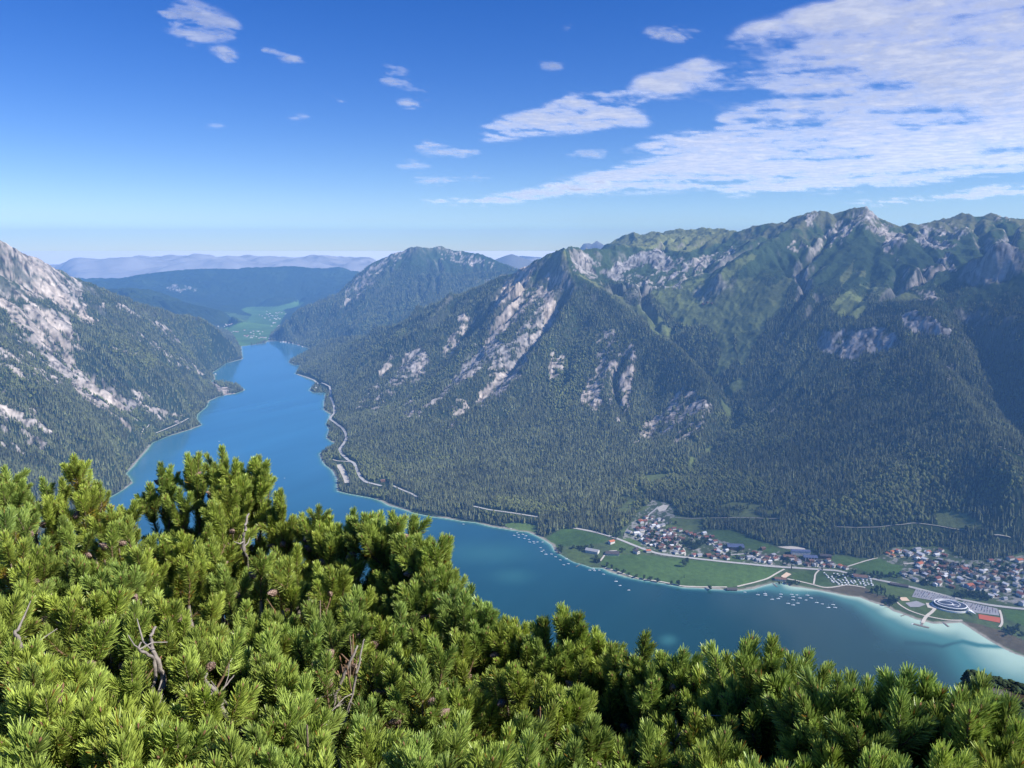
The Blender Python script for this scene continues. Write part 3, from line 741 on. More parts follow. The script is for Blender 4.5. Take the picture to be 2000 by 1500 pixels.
# the stream's dark channel through the sandy shelf
ch = [(1999,1263),(1950,1263),(1910,1260),(1880,1253),(1860,1257),(1840,1263),(1815,1258),(1770,1256)]
chd = seg_dist(lpx, lpy * 1.0, ch)
shal *= 1 - .62 * np.exp(-(chd / (2.6 + 2.5 * n_)) ** 2) * (lpx > 1700)
for bx, by, sx, sy, am in ((1305, 1250, 22, 14, .22), (1000, 1125, 60, 22, .16), (1850, 1260, 200, 26, .12), (950, 1080, 130, 30, .17), (800, 1030, 90, 20, .12)):
    shal = np.maximum(shal, 1.25 * am * np.exp(-((lpx - bx) / sx) ** 2 - ((lpy - by) / sy) ** 2))
wood = sstep(1500, 1100, lpx) * sstep(950, 1030, lpy)
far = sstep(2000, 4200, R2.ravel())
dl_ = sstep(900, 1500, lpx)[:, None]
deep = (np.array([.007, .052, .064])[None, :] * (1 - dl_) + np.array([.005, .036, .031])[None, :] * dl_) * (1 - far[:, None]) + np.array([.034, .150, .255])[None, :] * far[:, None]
mid = np.array([.045, .165, .155]); sand = np.array([.36, .50, .40])
s1 = sstep(.04, .45, shal); s2 = sstep(.45, 1.0, shal)
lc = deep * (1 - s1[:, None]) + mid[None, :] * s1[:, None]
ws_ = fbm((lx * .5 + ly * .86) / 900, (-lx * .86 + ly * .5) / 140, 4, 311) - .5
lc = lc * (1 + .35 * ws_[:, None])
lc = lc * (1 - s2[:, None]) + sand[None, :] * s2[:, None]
lii = (np.arange(LNR - 1)[:, None] * LNA + np.arange(LNA - 1)[None, :]).ravel()
lq = np.stack([lii, lii + 1, lii + LNA + 1, lii + LNA], 1)
lq = lq[np.min(lsd[lq], axis=1) < 30]
u, inv = np.unique(lq, return_inverse=True)
k = NT('lake water')
at = k.n('ShaderNodeAttribute', attribute_name='water')
ge = k.n('ShaderNodeNewGeometry')
mp = k.n('ShaderNodeMapping'); mp.inputs['Rotation'].default_value = (0, 0, .5); mp.inputs['Scale'].default_value = (1, .22, 1)
k.l(ge.outputs['Position'], mp.inputs['Vector'])
nz = k.n('ShaderNodeTexNoise'); nz.inputs['Scale'].default_value = .006; nz.inputs['Detail'].default_value = 5
k.l(mp.outputs[0], nz.inputs['Vector'])
nz2 = k.n('ShaderNodeTexNoise'); nz2.inputs['Scale'].default_value = .12; nz2.inputs['Detail'].default_value = 3
k.l(ge.outputs['Position'], nz2.inputs['Vector'])
bp = k.n('ShaderNodeBump'); bp.inputs['Strength'].default_value = .12; bp.inputs['Distance'].default_value = .6
k.l(nz2.outputs[0], bp.inputs['Height'])
b = k.bsdf(at.outputs['Color'], .12, .5)
b.inputs['IOR'].default_value = 1.333
k.l(k.math('MULTIPLY', nz.outputs[0], .22), b.inputs['Roughness'])
k.l(bp.outputs[0], b.inputs['Normal'])
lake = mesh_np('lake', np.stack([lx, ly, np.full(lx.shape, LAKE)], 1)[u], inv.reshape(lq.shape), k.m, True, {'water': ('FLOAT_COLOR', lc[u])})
tag(lake, 'long blue mountain lake turning turquoise over the sandy shallows', None, None, 'structure')
# ------------------------------------------------------------------ forest: one far-off mass of spruces with some beech and larch
elev = (TV[:, 2] / np.hypot(TV[:, 0], TV[:, 1])).reshape(NR, NA)
hor = np.maximum.accumulate(elev, axis=0)                           # skyline so far along each sight line
trng = np.random.default_rng(21)
def spread(n, r0, r1):
    a = trng.uniform(az[0], az[-1], n) * .93; r = np.sqrt(trng.uniform(r0 * r0, r1 * r1, n))
    return np.sin(a) * r, np.cos(a) * r, a, r
# cleared ground along the lakeside road, tracks and pits: no trees that would stand in it or overhang it
CLEAR = [([(580,731),(600,737),(613,742),(625,749),(638,753),(645,758),(646,766),(646,776),(650,786),(653,797),(653,806),(646,815),(645,819),(656,827),(668,836),(675,846),(677,856),(672,866),(663,878),(668,888),(680,899),(692,905),(698,920),(705,934),(715,942),(728,945),(745,949)], 2.2),
 ([(736,944),(752,938),(758,948)], 3), ([(768,949),(785,957),(803,964),(815,971)], 1.6), ([(925,989),(955,996),(1000,1002),(1050,1010)], 1.6), ([(661,908),(668,918),(674,930),(679,944)], 4), ([(650,898),(660,901),(672,901),(688,903)], 1.5),
 ([(305,846),(325,838),(345,829),(369,816)], 1.6), ([(262,826),(292,829),(285,836)], 1.2), ([(1318,1011),(1345,1013),(1385,1012),(1450,1011),(1522,1013)], .4), ([(1630,1029),(1675,1031),(1720,1030),(1768,1026),(1785,1021),(1830,1027),(1888,1037)], .4),
 ([(1942,1048),(1958,1050),(1974,1054)], 1.5), ([(1948,873),(1965,883),(1985,890),(2010,898)], 1.5), ([(1518,1070),(1545,1069),(1575,1075)], 3), ([(1340,850),(1362,868)], .8), ([(660,962),(740,976),(800,998),(900,1016),(1000,1034)], 1.0)]
cmask = np.zeros((1500, 2100), np.int32)
for pl, rad in CLEAR:
    for i in range(len(pl) - 1):
        n = int(max(abs(pl[i + 1][0] - pl[i][0]), abs(pl[i + 1][1] - pl[i][1]))) * 2 + 1
        for j in range(n):
            cx_ = pl[i][0] + (pl[i + 1][0] - pl[i][0]) * j / n; cy_ = pl[i][1] + (pl[i + 1][1] - pl[i][1]) * j / n
            cmask[int(cy_ - rad):int(cy_ + rad) + 1, int(cx_ - rad):int(cx_ + rad) + 1] = 1
ccum = np.cumsum(cmask, 0)
T = []
for r0, r1, sp in ((1500, 4200, 7.6), (4200, 5600, 8.6), (5600, 7400, 10.5), (7400, 10500, 14.0)):
    area = (r1 * r1 - r0 * r0) * .5 * (az[-1] - az[0]) * .93
    x, y, a, r = spread(int(area / (sp * sp) * TREES), r0, r1)
    ia = np.clip(((a - az[0]) / (az[-1] - az[0]) * (NA - 1) + .5).astype(int), 0, NA - 1)
    ir = np.clip((np.log(r / rr[0]) / np.log(rr[-1] / rr[0]) * (NR - 1) + .5).astype(int), 0, NR - 1)
    vi = ir * NA + ia
    z = TV[vi, 2]
    seen = (z + 45) / r > hor[ir, ia] - 1e-9
    tr = tTree[vi]
    ok = seen & (trng.random(len(x)) < np.clip(tr * 1.15 - .08, 0, 1)) & (tReg[vi] != 5)
    T.append(np.c_[x, y, z, r, tLig[vi], tr][ok])
T = np.concatenate(T)
nT = len(T)
# precise footing
fx, fy = T[:, 0], T[:, 1]
T[:, 2] = height(fx, fy)
bx_, by_ = to_px(T[:, 0], T[:, 1], T[:, 2]); ux_, uy_ = to_px(T[:, 0], T[:, 1], T[:, 2] + 17)
bx_ = np.clip(bx_, 0, 2099).astype(int); y1_ = np.clip(by_ + 1, 0, 1499).astype(int); y0_ = np.clip(uy_, 0, 1499).astype(int)
keep = (T[:, 2] > LAKE + .5) & (ccum[y1_, bx_] - ccum[y0_, bx_] == 0)
T = T[keep]; nT = len(T)
alt = T[:, 2]
hgt = (13 + 17 * trng.random(nT) ** .8) * (.75 + .5 * fbm(T[:, 0] / 70, T[:, 1] / 70, 2, 421)) * (1 - .45 * sstep(-520, -180, alt)) * (0.7 + .3 * T[:, 5]) * np.clip(T[:, 3] / 6000, 1, 1.35)
leafy = trng.random(nT) < (.05 + .55 * np.clip(T[:, 4] / .55, 0, 1) * sstep(-450, -800, alt))
rot = trng.uniform(0, 6.283, nT)
clump = fbm(T[:, 0] / 45, T[:, 1] / 45, 3, 401) * .6 + fbm(T[:, 0] / 190, T[:, 1] / 190, 3, 411) * .4
tone = (.45 + 1.15 * trng.random(nT) ** 1.3) * (.25 + 1.5 * clump) * 1.9
base = np.array([.045, .052, .028])[None, :] * tone[:, None]
warm = trng.random(nT)[:, None]
base = base * (1 - .5 * warm) + np.array([.060, .062, .026])[None, :] * tone[:, None] * .5 * warm
base[leafy] = (np.array([.105, .120, .040])[None, :] * (.6 + .7 * trng.random(nT)[:, None]))[leafy]
ns = 6
def conifers(sel):
    n = len(sel); h = hgt[sel]; x, y, z = T[sel, 0], T[sel, 1], T[sel, 2]
    R = h * trng.uniform(.13, .19, n)
    vs = []; 
    for zb, zt, kr in ((.06, .72, 1.0), (.42, 1.0, .62)):
        ax = np.stack([x, y, z + h * zt], 1)[:, None, :]
        an = rot[sel][:, None] + np.arange(ns)[None, :] * (6.2832 / ns)
        rad = R[:, None] * kr * np.where(np.arange(ns)[None, :] % 2 == 0, 1.0, .55) * trng.uniform(.75, 1.2, (n, ns))
        ring = np.stack([x[:, None] + np.cos(an) * rad, y[:, None] + np.sin(an) * rad, z[:, None] + h[:, None] * (zb + trng.uniform(-.04, .05, (n, ns)))], 2)
        vs += [ax, ring]
    Vt = np.concatenate(vs, 1)                                       # n,14,3
    f = []
    for o in (0, ns + 1):
        for i in range(ns): f.append((o, o + 1 + i, o + 1 + (i + 1) % ns))
    F = (np.arange(n)[:, None, None] * (2 * ns + 2) + np.array(f)[None]).reshape(-1, 3)
    C = np.repeat(base[sel], 2 * ns + 2, 0)
    return Vt.reshape(-1, 3), F, C
_ico_v = []
for lat, cnt in ((-.45, 5), (.25, 5)):
    for i in range(cnt):
        q = 6.2832 * (i + (.5 if lat > 0 else 0)) / cnt
        _ico_v.append((math.cos(q) * math.sqrt(1 - lat * lat), math.sin(q) * math.sqrt(1 - lat * lat), lat))
_ico_v = np.array([(0, 0, -1)] + _ico_v + [(0, 0, 1)])
_ico_f = []
for i in range(5):
    j = (i + 1) % 5
    _ico_f += [(0, 1 + j, 1 + i), (1 + i, 1 + j, 6 + i), (1 + j, 6 + j, 6 + i), (6 + i, 6 + j, 11)]
def leafies(sel):
    n = len(sel); h = hgt[sel] * .72
    s = np.stack([h * .36, h * .36, h * .5], 1)[:, None, :] * trng.uniform(.7, 1.2, (n, 12, 1))
    c, s_ = np.cos(rot[sel]), np.sin(rot[sel])
    v = _ico_v[None] * s
    v = np.stack([v[..., 0] * c[:, None] - v[..., 1] * s_[:, None], v[..., 0] * s_[:, None] + v[..., 1] * c[:, None], v[..., 2]], 2)
    v = v + np.stack([T[sel, 0], T[sel, 1], T[sel, 2] + h * .55], 1)[:, None, :]
    F = (np.arange(n)[:, None, None] * 12 + np.array(_ico_f)[None]).reshape(-1, 3)
    return v.reshape(-1, 3), F, np.repeat(base[sel], 12, 0)
a = conifers(np.nonzero(~leafy)[0]); b_ = leafies(np.nonzero(leafy)[0])
k = NT('forest foliage')
at = k.n('ShaderNodeAttribute', attribute_name='leaf')
ge = k.n('ShaderNodeNewGeometry')
nz = k.n('ShaderNodeTexNoise'); nz.inputs['Scale'].default_value = .35; nz.inputs['Detail'].default_value = 3
k.l(ge.outputs['Position'], nz.inputs['Vector'])
mul = k.n('ShaderNodeVectorMath', operation='SCALE'); k.l(at.outputs['Color'], mul.inputs[0])
k.l(k.math('MULTIPLY_ADD', nz.outputs[0], 1.2, .4), mul.inputs['Scale'])
k.bsdf(mul.outputs[0], .9, .08)
M_FOREST = k.m
fo = mesh_np('forest', np.concatenate([a[0], b_[0]]), np.concatenate([a[1], b_[1] + len(a[0])]), M_FOREST, False, {'leaf': ('FLOAT_COLOR', np.concatenate([a[2], b_[2]]))})
tag(fo, 'dense dark spruce forest covering the mountain slopes round the lake', None, None, 'stuff')
# ------------------------------------------------------------------ clouds
def cloud_material(name, alb, thick):
    k = NT(name)
    at = k.n('ShaderNodeAttribute', attribute_name='thickness')
    ge = k.n('ShaderNodeNewGeometry')
    mp = k.n('ShaderNodeMapping'); mp.inputs['Scale'].default_value = (.0022, .0022, .0)
    k.l(ge.outputs['Position'], mp.inputs['Vector'])
    nz = k.n('ShaderNodeTexNoise'); nz.inputs['Scale'].default_value = 1.0; nz.inputs['Detail'].default_value = 6; nz.inputs['Roughness'].default_value = .6
    k.l(mp.outputs[0], nz.inputs['Vector'])
    n2_ = k.math('MULTIPLY_ADD', k.math('POWER', nz.outputs[0], 2.0), 4.2, .12)
    d = k.math('MULTIPLY', at.outputs['Fac'], n2_)
    al = k.math('SUBTRACT', 1.0, k.math('POWER', 2.718, k.math('MULTIPLY', d, -thick)))
    # thick cloud lets less light through: whiter at its thin edges, greyer inside
    rp = k.n('ShaderNodeValToRGB')
    rp.color_ramp.elements[0].position = .15; rp.color_ramp.elements[0].color = (alb, alb, alb, 1)
    rp.color_ramp.elements[1].position = 1.0; rp.color_ramp.elements[1].color = (alb * .60, alb * .62, alb * .66, 1)
    k.l(d, rp.inputs[0])
    tl = k.n('ShaderNodeBsdfTranslucent'); k.l(rp.outputs[0], tl.inputs[0])
    df = k.n('ShaderNodeBsdfDiffuse'); df.inputs[0].default_value = (.75, .77, .8, 1)
    m1 = k.n('ShaderNodeMixShader'); m1.inputs[0].default_value = .3
    k.l(tl.outputs[0], m1.inputs[1]); k.l(df.outputs[0], m1.inputs[2])
    tr = k.n('ShaderNodeBsdfTransparent')
    m2 = k.n('ShaderNodeMixShader'); k.l(al, m2.inputs[0]); k.l(tr.outputs[0], m2.inputs[1]); k.l(m1.outputs[0], m2.inputs[2])
    k.l(m2.outputs[0], k.out.inputs[0])
    return k.m
M_CLOUD = cloud_material('cloud', .97, 1.0)
M_WISP = cloud_material('thin cloud', .95, .46)
def cloud(label, polys, holes=(), base=2600., step=3.0, soft=9, ns=(2900, 2900), seed=0, gain=1.5, thr=.52, pad=60, group='clouds over the mountains'):
    xs = [p[0] for q in polys for p in q]; ys = [p[1] for q in polys for p in q]
    PX = np.arange(min(xs) - pad, max(xs) + pad, step); PY = np.arange(min(ys) - pad * .6, min(max(ys) + pad * .4, 440), step)
    X, Y = np.meshgrid(PX, PY)
    m = np.zeros(X.shape)
    for q in polys: m = np.maximum(m, in_poly(X, Y, q).astype(float))
    for q in holes: m = np.minimum(m, 1 - .85 * in_poly(X, Y, q))
    m = blur(m, int(soft * 2.6))
    rx, ry, rz = ray(X, Y)
    kk = base / rz
    wx, wy = rx * kk, ry * kk
    warp = 900 * (fbm(wx / 2500, wy / 2500, 3, seed + 3) - .5)
    nA = fbm((wx + warp) / ns[0], (wy - warp) / ns[1], 6, seed, .58)
    nB = fbm((wx + warp) / (ns[0] * .28), (wy + warp) / (ns[1] * .28), 5, seed + 50, .6)
    fx_, fy_ = wx * .55 + wy * .83, -wx * .83 + wy * .55
    nC = fbm((fx_ + warp) / (ns[0] * .9), (fy_ + warp) / (ns[0] * .16), 5, seed + 80, .62)
    wisp = 1.0 if seed == 11 else 1.45
    d = m * 1.0 - thr + 2.5 * gain * (nA - .5) + wisp * (1.7 * gain * (nB - .5) + (.9 if seed == 11 else 1.3) * gain * (nC - .5))
    d = np.clip((d + .12) / 1.0, 0, 1.1) ** 1.7 * sstep(.05, .8, m)
    z = base + 120 * (nA - .5)
    kz = z / rz
    Vv = np.stack([rx * kz, ry * kz, z], 2).reshape(-1, 3)
    ny, nx = X.shape
    ii = (np.arange(ny - 1)[:, None] * nx + np.arange(nx - 1)[None, :]).ravel()
    q = np.stack([ii, ii + nx, ii + nx + 1, ii + 1], 1)
    df = d.ravel()
    q = q[df[q].max(1) > .004]
    if not len(q): return
    u, inv = np.unique(q, return_inverse=True)
    o = mesh_np('cloud', Vv[u], inv.reshape(q.shape), M_CLOUD if seed in (11, 23, 31, 37) else M_WISP, True, {'thickness': ('FLOAT', df[u])})
    tag(o, label, 'cloud', group, 'thing')
    return o
cloud('vast sheet of rippled white cloud filling the sky above the high range',
 [[(2120,-90),(1600,-90),(1640,0),(1550,22),(1450,55),(1384,99),(1329,126),(1235,158),(1219,176),(1300,190),(1345,190),(1400,235),(1395,250),(1285,264),(1208,294),(1290,300),(1186,332),(1120,352),(1026,364),(1150,378),(1280,372),(1395,366),(1433,380),(1560,380),(1780,362),(2000,330),(2120,310)]],
 [[(1255,203),(1340,187),(1480,168),(1508,178),(1450,204),(1400,232),(1330,252),(1260,240)],[(1560,206),(1600,192),(1605,200),(1570,212)],[(1900,295),(1975,288),(1960,305),(1905,312)],[(1180,312),(1380,294),(1300,318),(1190,326)]],
 soft=11, seed=11, thr=.22, gain=1.1)
cloud('ragged white cloud wing reaching out from the big cloud sheet', [[(1235,160),(1219,176),(1120,176),(1054,214),(944,244),(935,270),(960,274),(1054,258),(1131,258),(1208,244),(1285,240),(1230,215),(1300,185)]], soft=9, seed=23, thr=.14, gain=1.0)
cloud('long thin white cloud streak pointing at the twin peaks', [[(795,396),(850,390),(930,388),(1010,376),(1040,362),(1110,356),(1180,352),(1200,362),(1110,380),(1000,394),(900,400)]], soft=4, seed=31, ns=(3500, 3500), thr=.28, gain=1.0)
cloud('low flat cloud streak just over the pointed summit', [[(1620,398),(1700,392),(1840,380),(1950,362),(2080,352),(2080,368),(1900,388),(1720,401)]], soft=4, seed=37, thr=.40, gain=1.0)
cloud('torn cloud patch high above the lake valley', [[(290,0),(340,-10),(420,20),(465,45),(470,68),(440,80),(400,78),(365,75),(330,60),(310,45)],[(355,82),(400,80),(405,88),(370,90)]], soft=9, seed=41, ns=(1500, 1500), thr=.34, gain=1.3)
cloud('small bright cloud below the torn patch', [[(398,92),(425,88),(470,105),(465,118),(440,122),(425,105)]], soft=4, seed=43, ns=(1200, 1200), thr=.36, gain=1.0)
cloud('small slanting cloud strip beside the torn patch', [[(500,92),(550,100),(598,118),(590,125),(555,122),(510,104)]], soft=4, seed=47, ns=(1200, 1200), thr=.36, gain=1.0)
cloud('double puff of thin cloud high over the twin peaks', [[(750,128),(785,122),(800,150),(835,165),(862,178),(840,190),(810,178),(770,178),(742,160)],[(770,200),(800,186),(838,202),(810,216),(778,212)]], soft=5, seed=53, ns=(1500, 1500), thr=.42, gain=1.1)
cloud('faint thin cloud dash over the lake valley', [[(625,180),(660,186),(690,202),(670,206),(640,192)]], soft=4, seed=59, ns=(1500, 1500), thr=.5, gain=1.0)
cloud('tiny faint cloud dash left of the thin one', [[(558,228),(600,222),(606,228),(570,233)]], soft=3, seed=61, ns=(1800, 1800), thr=.42, gain=.8)
cloud('tiny faint cloud pair low in the open sky', [[(394,246),(425,243),(460,254),(430,254),(400,251)]], soft=3, seed=67, ns=(1800, 1800), thr=.46, gain=.8)
cloud('puffy white cloud strip right of the empty sky, above two flat ones', [[(800,292),(830,276),(870,284),(945,296),(930,306),(880,302),(830,300)]], soft=4, seed=71, ns=(2200, 2200), thr=.34, gain=1.0)
cloud('short flat cloud between two longer strips', [[(765,324),(800,314),(850,322),(830,328),(790,329)]], soft=4, seed=73, ns=(2600, 2600), thr=.34, gain=.9)
cloud('bright winged cloud strip over the twin peaks', [[(782,350),(840,338),(870,342),(930,340),(968,346),(930,352),(890,352),(850,362),(815,358)]], soft=4, seed=79, ns=(2600, 2600), thr=.34, gain=.9)
cloud('small lens shaped cloud under the cloud wing', [[(1082,300),(1120,296),(1186,296),(1188,304),(1165,310),(1110,306)]], soft=3, seed=83, ns=(2600, 2600), thr=.30, gain=.7)
cloud('faint puff beside the big cloud sheet, uppermost of two', [[(1095,45),(1120,42),(1130,55),(1105,60)]], soft=4, seed=89, ns=(1500, 1500), thr=.46, gain=.9)
cloud('faint puff beside the big cloud sheet, lower of two', [[(1048,125),(1070,120),(1105,128),(1090,136),(1055,138)]], soft=4, seed=97, ns=(1500, 1500), thr=.44, gain=.9)
cloud('torn shred of cloud at the edge of the big sheet', [[(1250,60),(1320,52),(1380,68),(1330,80),(1270,70)]], soft=5, seed=103, ns=(1300, 1300), thr=.48, gain=1.2)

# sea of low cloud beyond the hills
def sea(label, a0, a1, r0, r1, na, nr, fn, name='clouds', alb=.6, floor=None):
    A = np.radians(np.linspace(a0, a1, na)); R = np.geomspace(r0, r1, nr)
    AA, RR_ = np.meshgrid(A, R)
    X, Y = np.sin(AA) * RR_, np.cos(AA) * RR_
    Z = fn(X, Y, AA, RR_)
    ii = (np.arange(nr - 1)[:, None] * na + np.arange(na - 1)[None, :]).ravel()
    q = np.stack([ii, ii + 1, ii + na + 1, ii + na], 1)
    o = mesh_np(name, np.stack([X, Y, Z], 2).reshape(-1, 3), q, alb, True)
    tag(o, label, None, None, 'stuff')
    return o
k = NT('low cloud')
df = k.n('ShaderNodeBsdfDiffuse'); df.inputs[0].default_value = (.50, .48, .48, 1)
tl = k.n('ShaderNodeBsdfTranslucent'); tl.inputs[0].default_value = (.62, .60, .60, 1)
mx = k.n('ShaderNodeMixShader'); mx.inputs[0].default_value = .45
k.l(df.outputs[0], mx.inputs[1]); k.l(tl.outputs[0], mx.inputs[2]); k.l(mx.outputs[0], k.out.inputs[0])
M_SEA = k.m
def f_bank(X, Y, AA, R):
    n = fbm(X / 2200, Y / 2600, 4, 501, .55); l = fbm(X / 800, Y / 1500, 3, 511, .45)
    px = 1000 + FPX * np.tan(AA) / CP
    env = sstep(18500, 20500, R) * sstep(52000, 30000, R)
    side_ = sstep(60, 150, px) * sstep(775, 720, px)
    left = sstep(330, 180, px)
    top = -400 + 150 * (n - .5) * 2 + 420 * (l - .5)
    return -1050 + (top + 1050) * env * side_ - 120 * left * sstep(24000, 19000, R) * env
sea('long bank of grey white cloud lying behind the far blue ridge', -34, -6, 18200, 60000, 700, 220, f_bank, 'clouds', M_SEA)
def f_bank2(X, Y, AA, R):
    n = fbm(X / 1500, Y / 2600, 5, 521, .55); l = fbm(X / 800, Y / 1500, 3, 531, .45)
    px = 1000 + FPX * np.tan(AA) / CP
    env = sstep(18500, 20500, R) * sstep(42000, 28000, R)
    side_ = sstep(925, 985, px) * sstep(1120, 1060, px)
    return -1050 + (700 + 200 * (n - .5) * 2 + 260 * (l - .5)) * env * side_
sea('small bank of cloud showing between the twin peaks and the rocky mountain', -3.5, 6, 18200, 45000, 300, 160, f_bank2, 'clouds', M_SEA)
M_PLAIN = simple_mat('far cloud sea', (.74, .76, .80), .95, 0.0, .1, .0002)
sea('level sea of far pale cloud reaching to the horizon', -60, 60, 18000, 330000, 120, 60, lambda X, Y, A, R: -1080 - 0 * X, 'clouds', M_PLAIN)
# far summits peeping over the saddle
def peak(label, pts, d, thick):
    a = np.array(pts, float); x, y, z = at_d(a[:, 0], a[:, 1], d)
    n = len(a); V_ = []; nrow = 9
    for j in range(nrow):
        t = j / (nrow - 1); s = 1 - abs(2 * t - 1)
        kx = (d + thick * (t - .5)) / d
        zz = -900 + (z + 900) * (s ** .8) + (40 * (fbm(x / 300 + j * 7, y / 300, 3, 601) - .5) if 0 < j < nrow - 1 and j != 4 else 0)
        V_.append(np.stack([x * kx, y * kx, zz], 1))
    V_ = np.concatenate(V_)
    ii = (np.arange(nrow - 1)[:, None] * n + np.arange(n - 1)[None, :]).ravel()
    q = np.stack([ii, ii + 1, ii + n + 1, ii + n], 1)
    c = np.tile(np.array([.16, .16, .16]), (len(V_), 1))
    tag(mesh_np('mountain', V_, q, M_GROUND, True, {'cover': ('FLOAT_COLOR', c)}), label, None, None, 'structure')
peak('distant pale blue summit peeping over the grassy saddle', [(1120,500),(1130,488),(1140,476),(1150,475),(1156,477),(1165,470),(1172,474),(1180,479),(1190,482),(1205,490),(1220,500)], 14500, 2600)
peak('distant blue cone far behind the small cloud bank', [(940,520),(965,508),(985,500),(1000,496),(1020,503),(1045,512),(1080,520)], 15500, 2600)

# added cloud out of view, cut to the shade wanted on the right-hand slopes
def shade_cloud(label, polys, holes, strength, seed):
    def up(poly):
        out = []
        for p in poly:
            x, y, z = hit(*p); t = (2600 - z) / to_sun.z
            out.append((x + to_sun.x * t, y + to_sun.y * t))
        return out
    PP = [up(p) for p in polys]; HH = [up(p) for p in holes]
    xs = [p[0] for q in PP for p in q]; ys = [p[1] for q in PP for p in q]
    X, Y = np.meshgrid(np.arange(min(xs) - 700, max(xs) + 700, 50), np.arange(min(ys) - 700, max(ys) + 700, 50))
    m = np.zeros(X.shape)
    for q in PP: m = np.maximum(m, in_poly(X, Y, q).astype(float))
    for q in HH: m = np.minimum(m, 1 - .9 * in_poly(X, Y, q))
    m = blur(m, 9)
    d = m * (.75 + 1.6 * (fbm(X / 900, Y / 900, 5, seed, .55) - .5))
    # nothing of it may reach into the frame
    px, py = to_px(X, Y, np.full(X.shape, 2600.)); d[(py > -150) & (px < 2120) & (Y > 0)] = 0
    d = np.clip(d, 0, 1) * strength
    ny, nx = X.shape
    ii = (np.arange(ny - 1)[:, None] * nx + np.arange(nx - 1)[None, :]).ravel()
    q = np.stack([ii, ii + 1, ii + nx + 1, ii + nx], 1); df = d.ravel(); q = q[df[q].max(1) > .01]
    u, inv = np.unique(q, return_inverse=True)
    Vv = np.stack([X, Y, 2600 + 80 * (fbm(X / 1500, Y / 1500, 3, seed + 9) - .5)], 2).reshape(-1, 3)
    o = mesh_np('clouds', Vv[u], inv.reshape(q.shape), M_CLOUD, True, {'thickness': ('FLOAT', df[u])})
    tag(o, label, None, None, 'stuff')
shade_cloud('unseen cloud added beyond the edge of the view to shade the right-hand slopes',
 [[(1128,552),(1200,585),(1300,660),(1385,748),(1402,840),(1372,930),(1300,985),(1290,1030),(1400,1058),(1500,1085),(1560,1112),(1700,1128),(1800,1155),(2150,1200),(2150,520),(1960,470),(1790,480),(1700,470),(1560,475),(1490,545),(1450,640),(1420,690),(1340,655),(1240,585),(1160,545)],
  [(1150,600),(1240,640),(1380,760),(1300,790),(1240,730),(1170,680)]],
 [[(1285,560),(1400,520),(1470,495),(1505,590),(1455,690),(1465,800),(1410,825),(1400,700),(1340,640)],[(1590,640),(1720,630),(1800,600),(1860,640),(1850,665),(1700,710),(1640,705),(1590,680)],[(1830,985),(1900,985),(1940,1040),(1840,1040)],[(1610,580),(1700,565),(1700,630),(1620,630)],[(1740,640),(1840,610),(1850,660),(1750,680)],[(1660,830),(1780,860),(1780,930),(1700,960)]], 0.72, 900)
# ------------------------------------------------------------------ roads, paths, courts: sheets draped over the ground
M_ROAD = simple_mat('pale road', (.40, .39, .37), .9, .1, .15, .05)
M_GRAVEL = simple_mat('gravel track', (.50, .46, .40), .95, .05, .2, .08)
M_TRACK = simple_mat('forest track', (.33, .31, .27), .95, .05, .3, .03)
M_ASPHALT = simple_mat('car park asphalt', (.27, .27, .29), .9, .15, .15, .05)
M_CLAY = simple_mat('red clay', (.40, .105, .055), .95, .05, .1, .1)
M_SAND = simple_mat('court sand', (.62, .47, .34), .95, .05, .1, .1)
M_WOOD = simple_mat('pier planks', (.20, .17, .15), .9, .1, .2, .3)
def drape(name, label, pts, w, mat, up=.9, kind='structure', raw=None):
    P = np.array([hit(*p) for p in pts]) if raw is None else np.array(raw, float)
    out = [P[0]]
    for i in range(len(P) - 1):
        L = np.linalg.norm(P[i + 1, :2] - P[i, :2]); n = max(1, int(L / 9))
        for j in range(1, n + 1): out.append(P[i] + (P[i + 1] - P[i]) * j / n)
    P = np.array(out)
    for _ in range(4): P[1:-1] = (P[:-2] + 2 * P[1:-1] + P[2:]) / 4
    t = np.gradient(P[:, :2], axis=0); t /= np.linalg.norm(t, axis=1)[:, None] + 1e-9
    nrm = np.stack([-t[:, 1], t[:, 0]], 1) * w / 2
    a, b_, m = P[:, :2] + nrm, P[:, :2] - nrm, P[:, :2]
    xx = np.concatenate([a[:, 0], m[:, 0], b_[:, 0]]); yy = np.concatenate([a[:, 1], m[:, 1], b_[:, 1]])
    zz = np.maximum(height(xx, yy), LAKE + .4) + up
    n = len(P); zz = zz.reshape(3, n); zz[:] = np.maximum(zz, zz.max(0) - .6)
    V_ = np.stack([xx, yy, zz.ravel()], 1)
    i = np.arange(n - 1)
    q = np.concatenate([np.stack([i, i + n, i + n + 1, i + 1], 1), np.stack([i + n, i + 2 * n, i + 2 * n + 1, i + n + 1], 1)])
    o = mesh_np(name, V_, q, mat, True)
    if kind == 'structure': tag(o, label, None, None, kind)
    else: tag(o, label, kind)
    return o
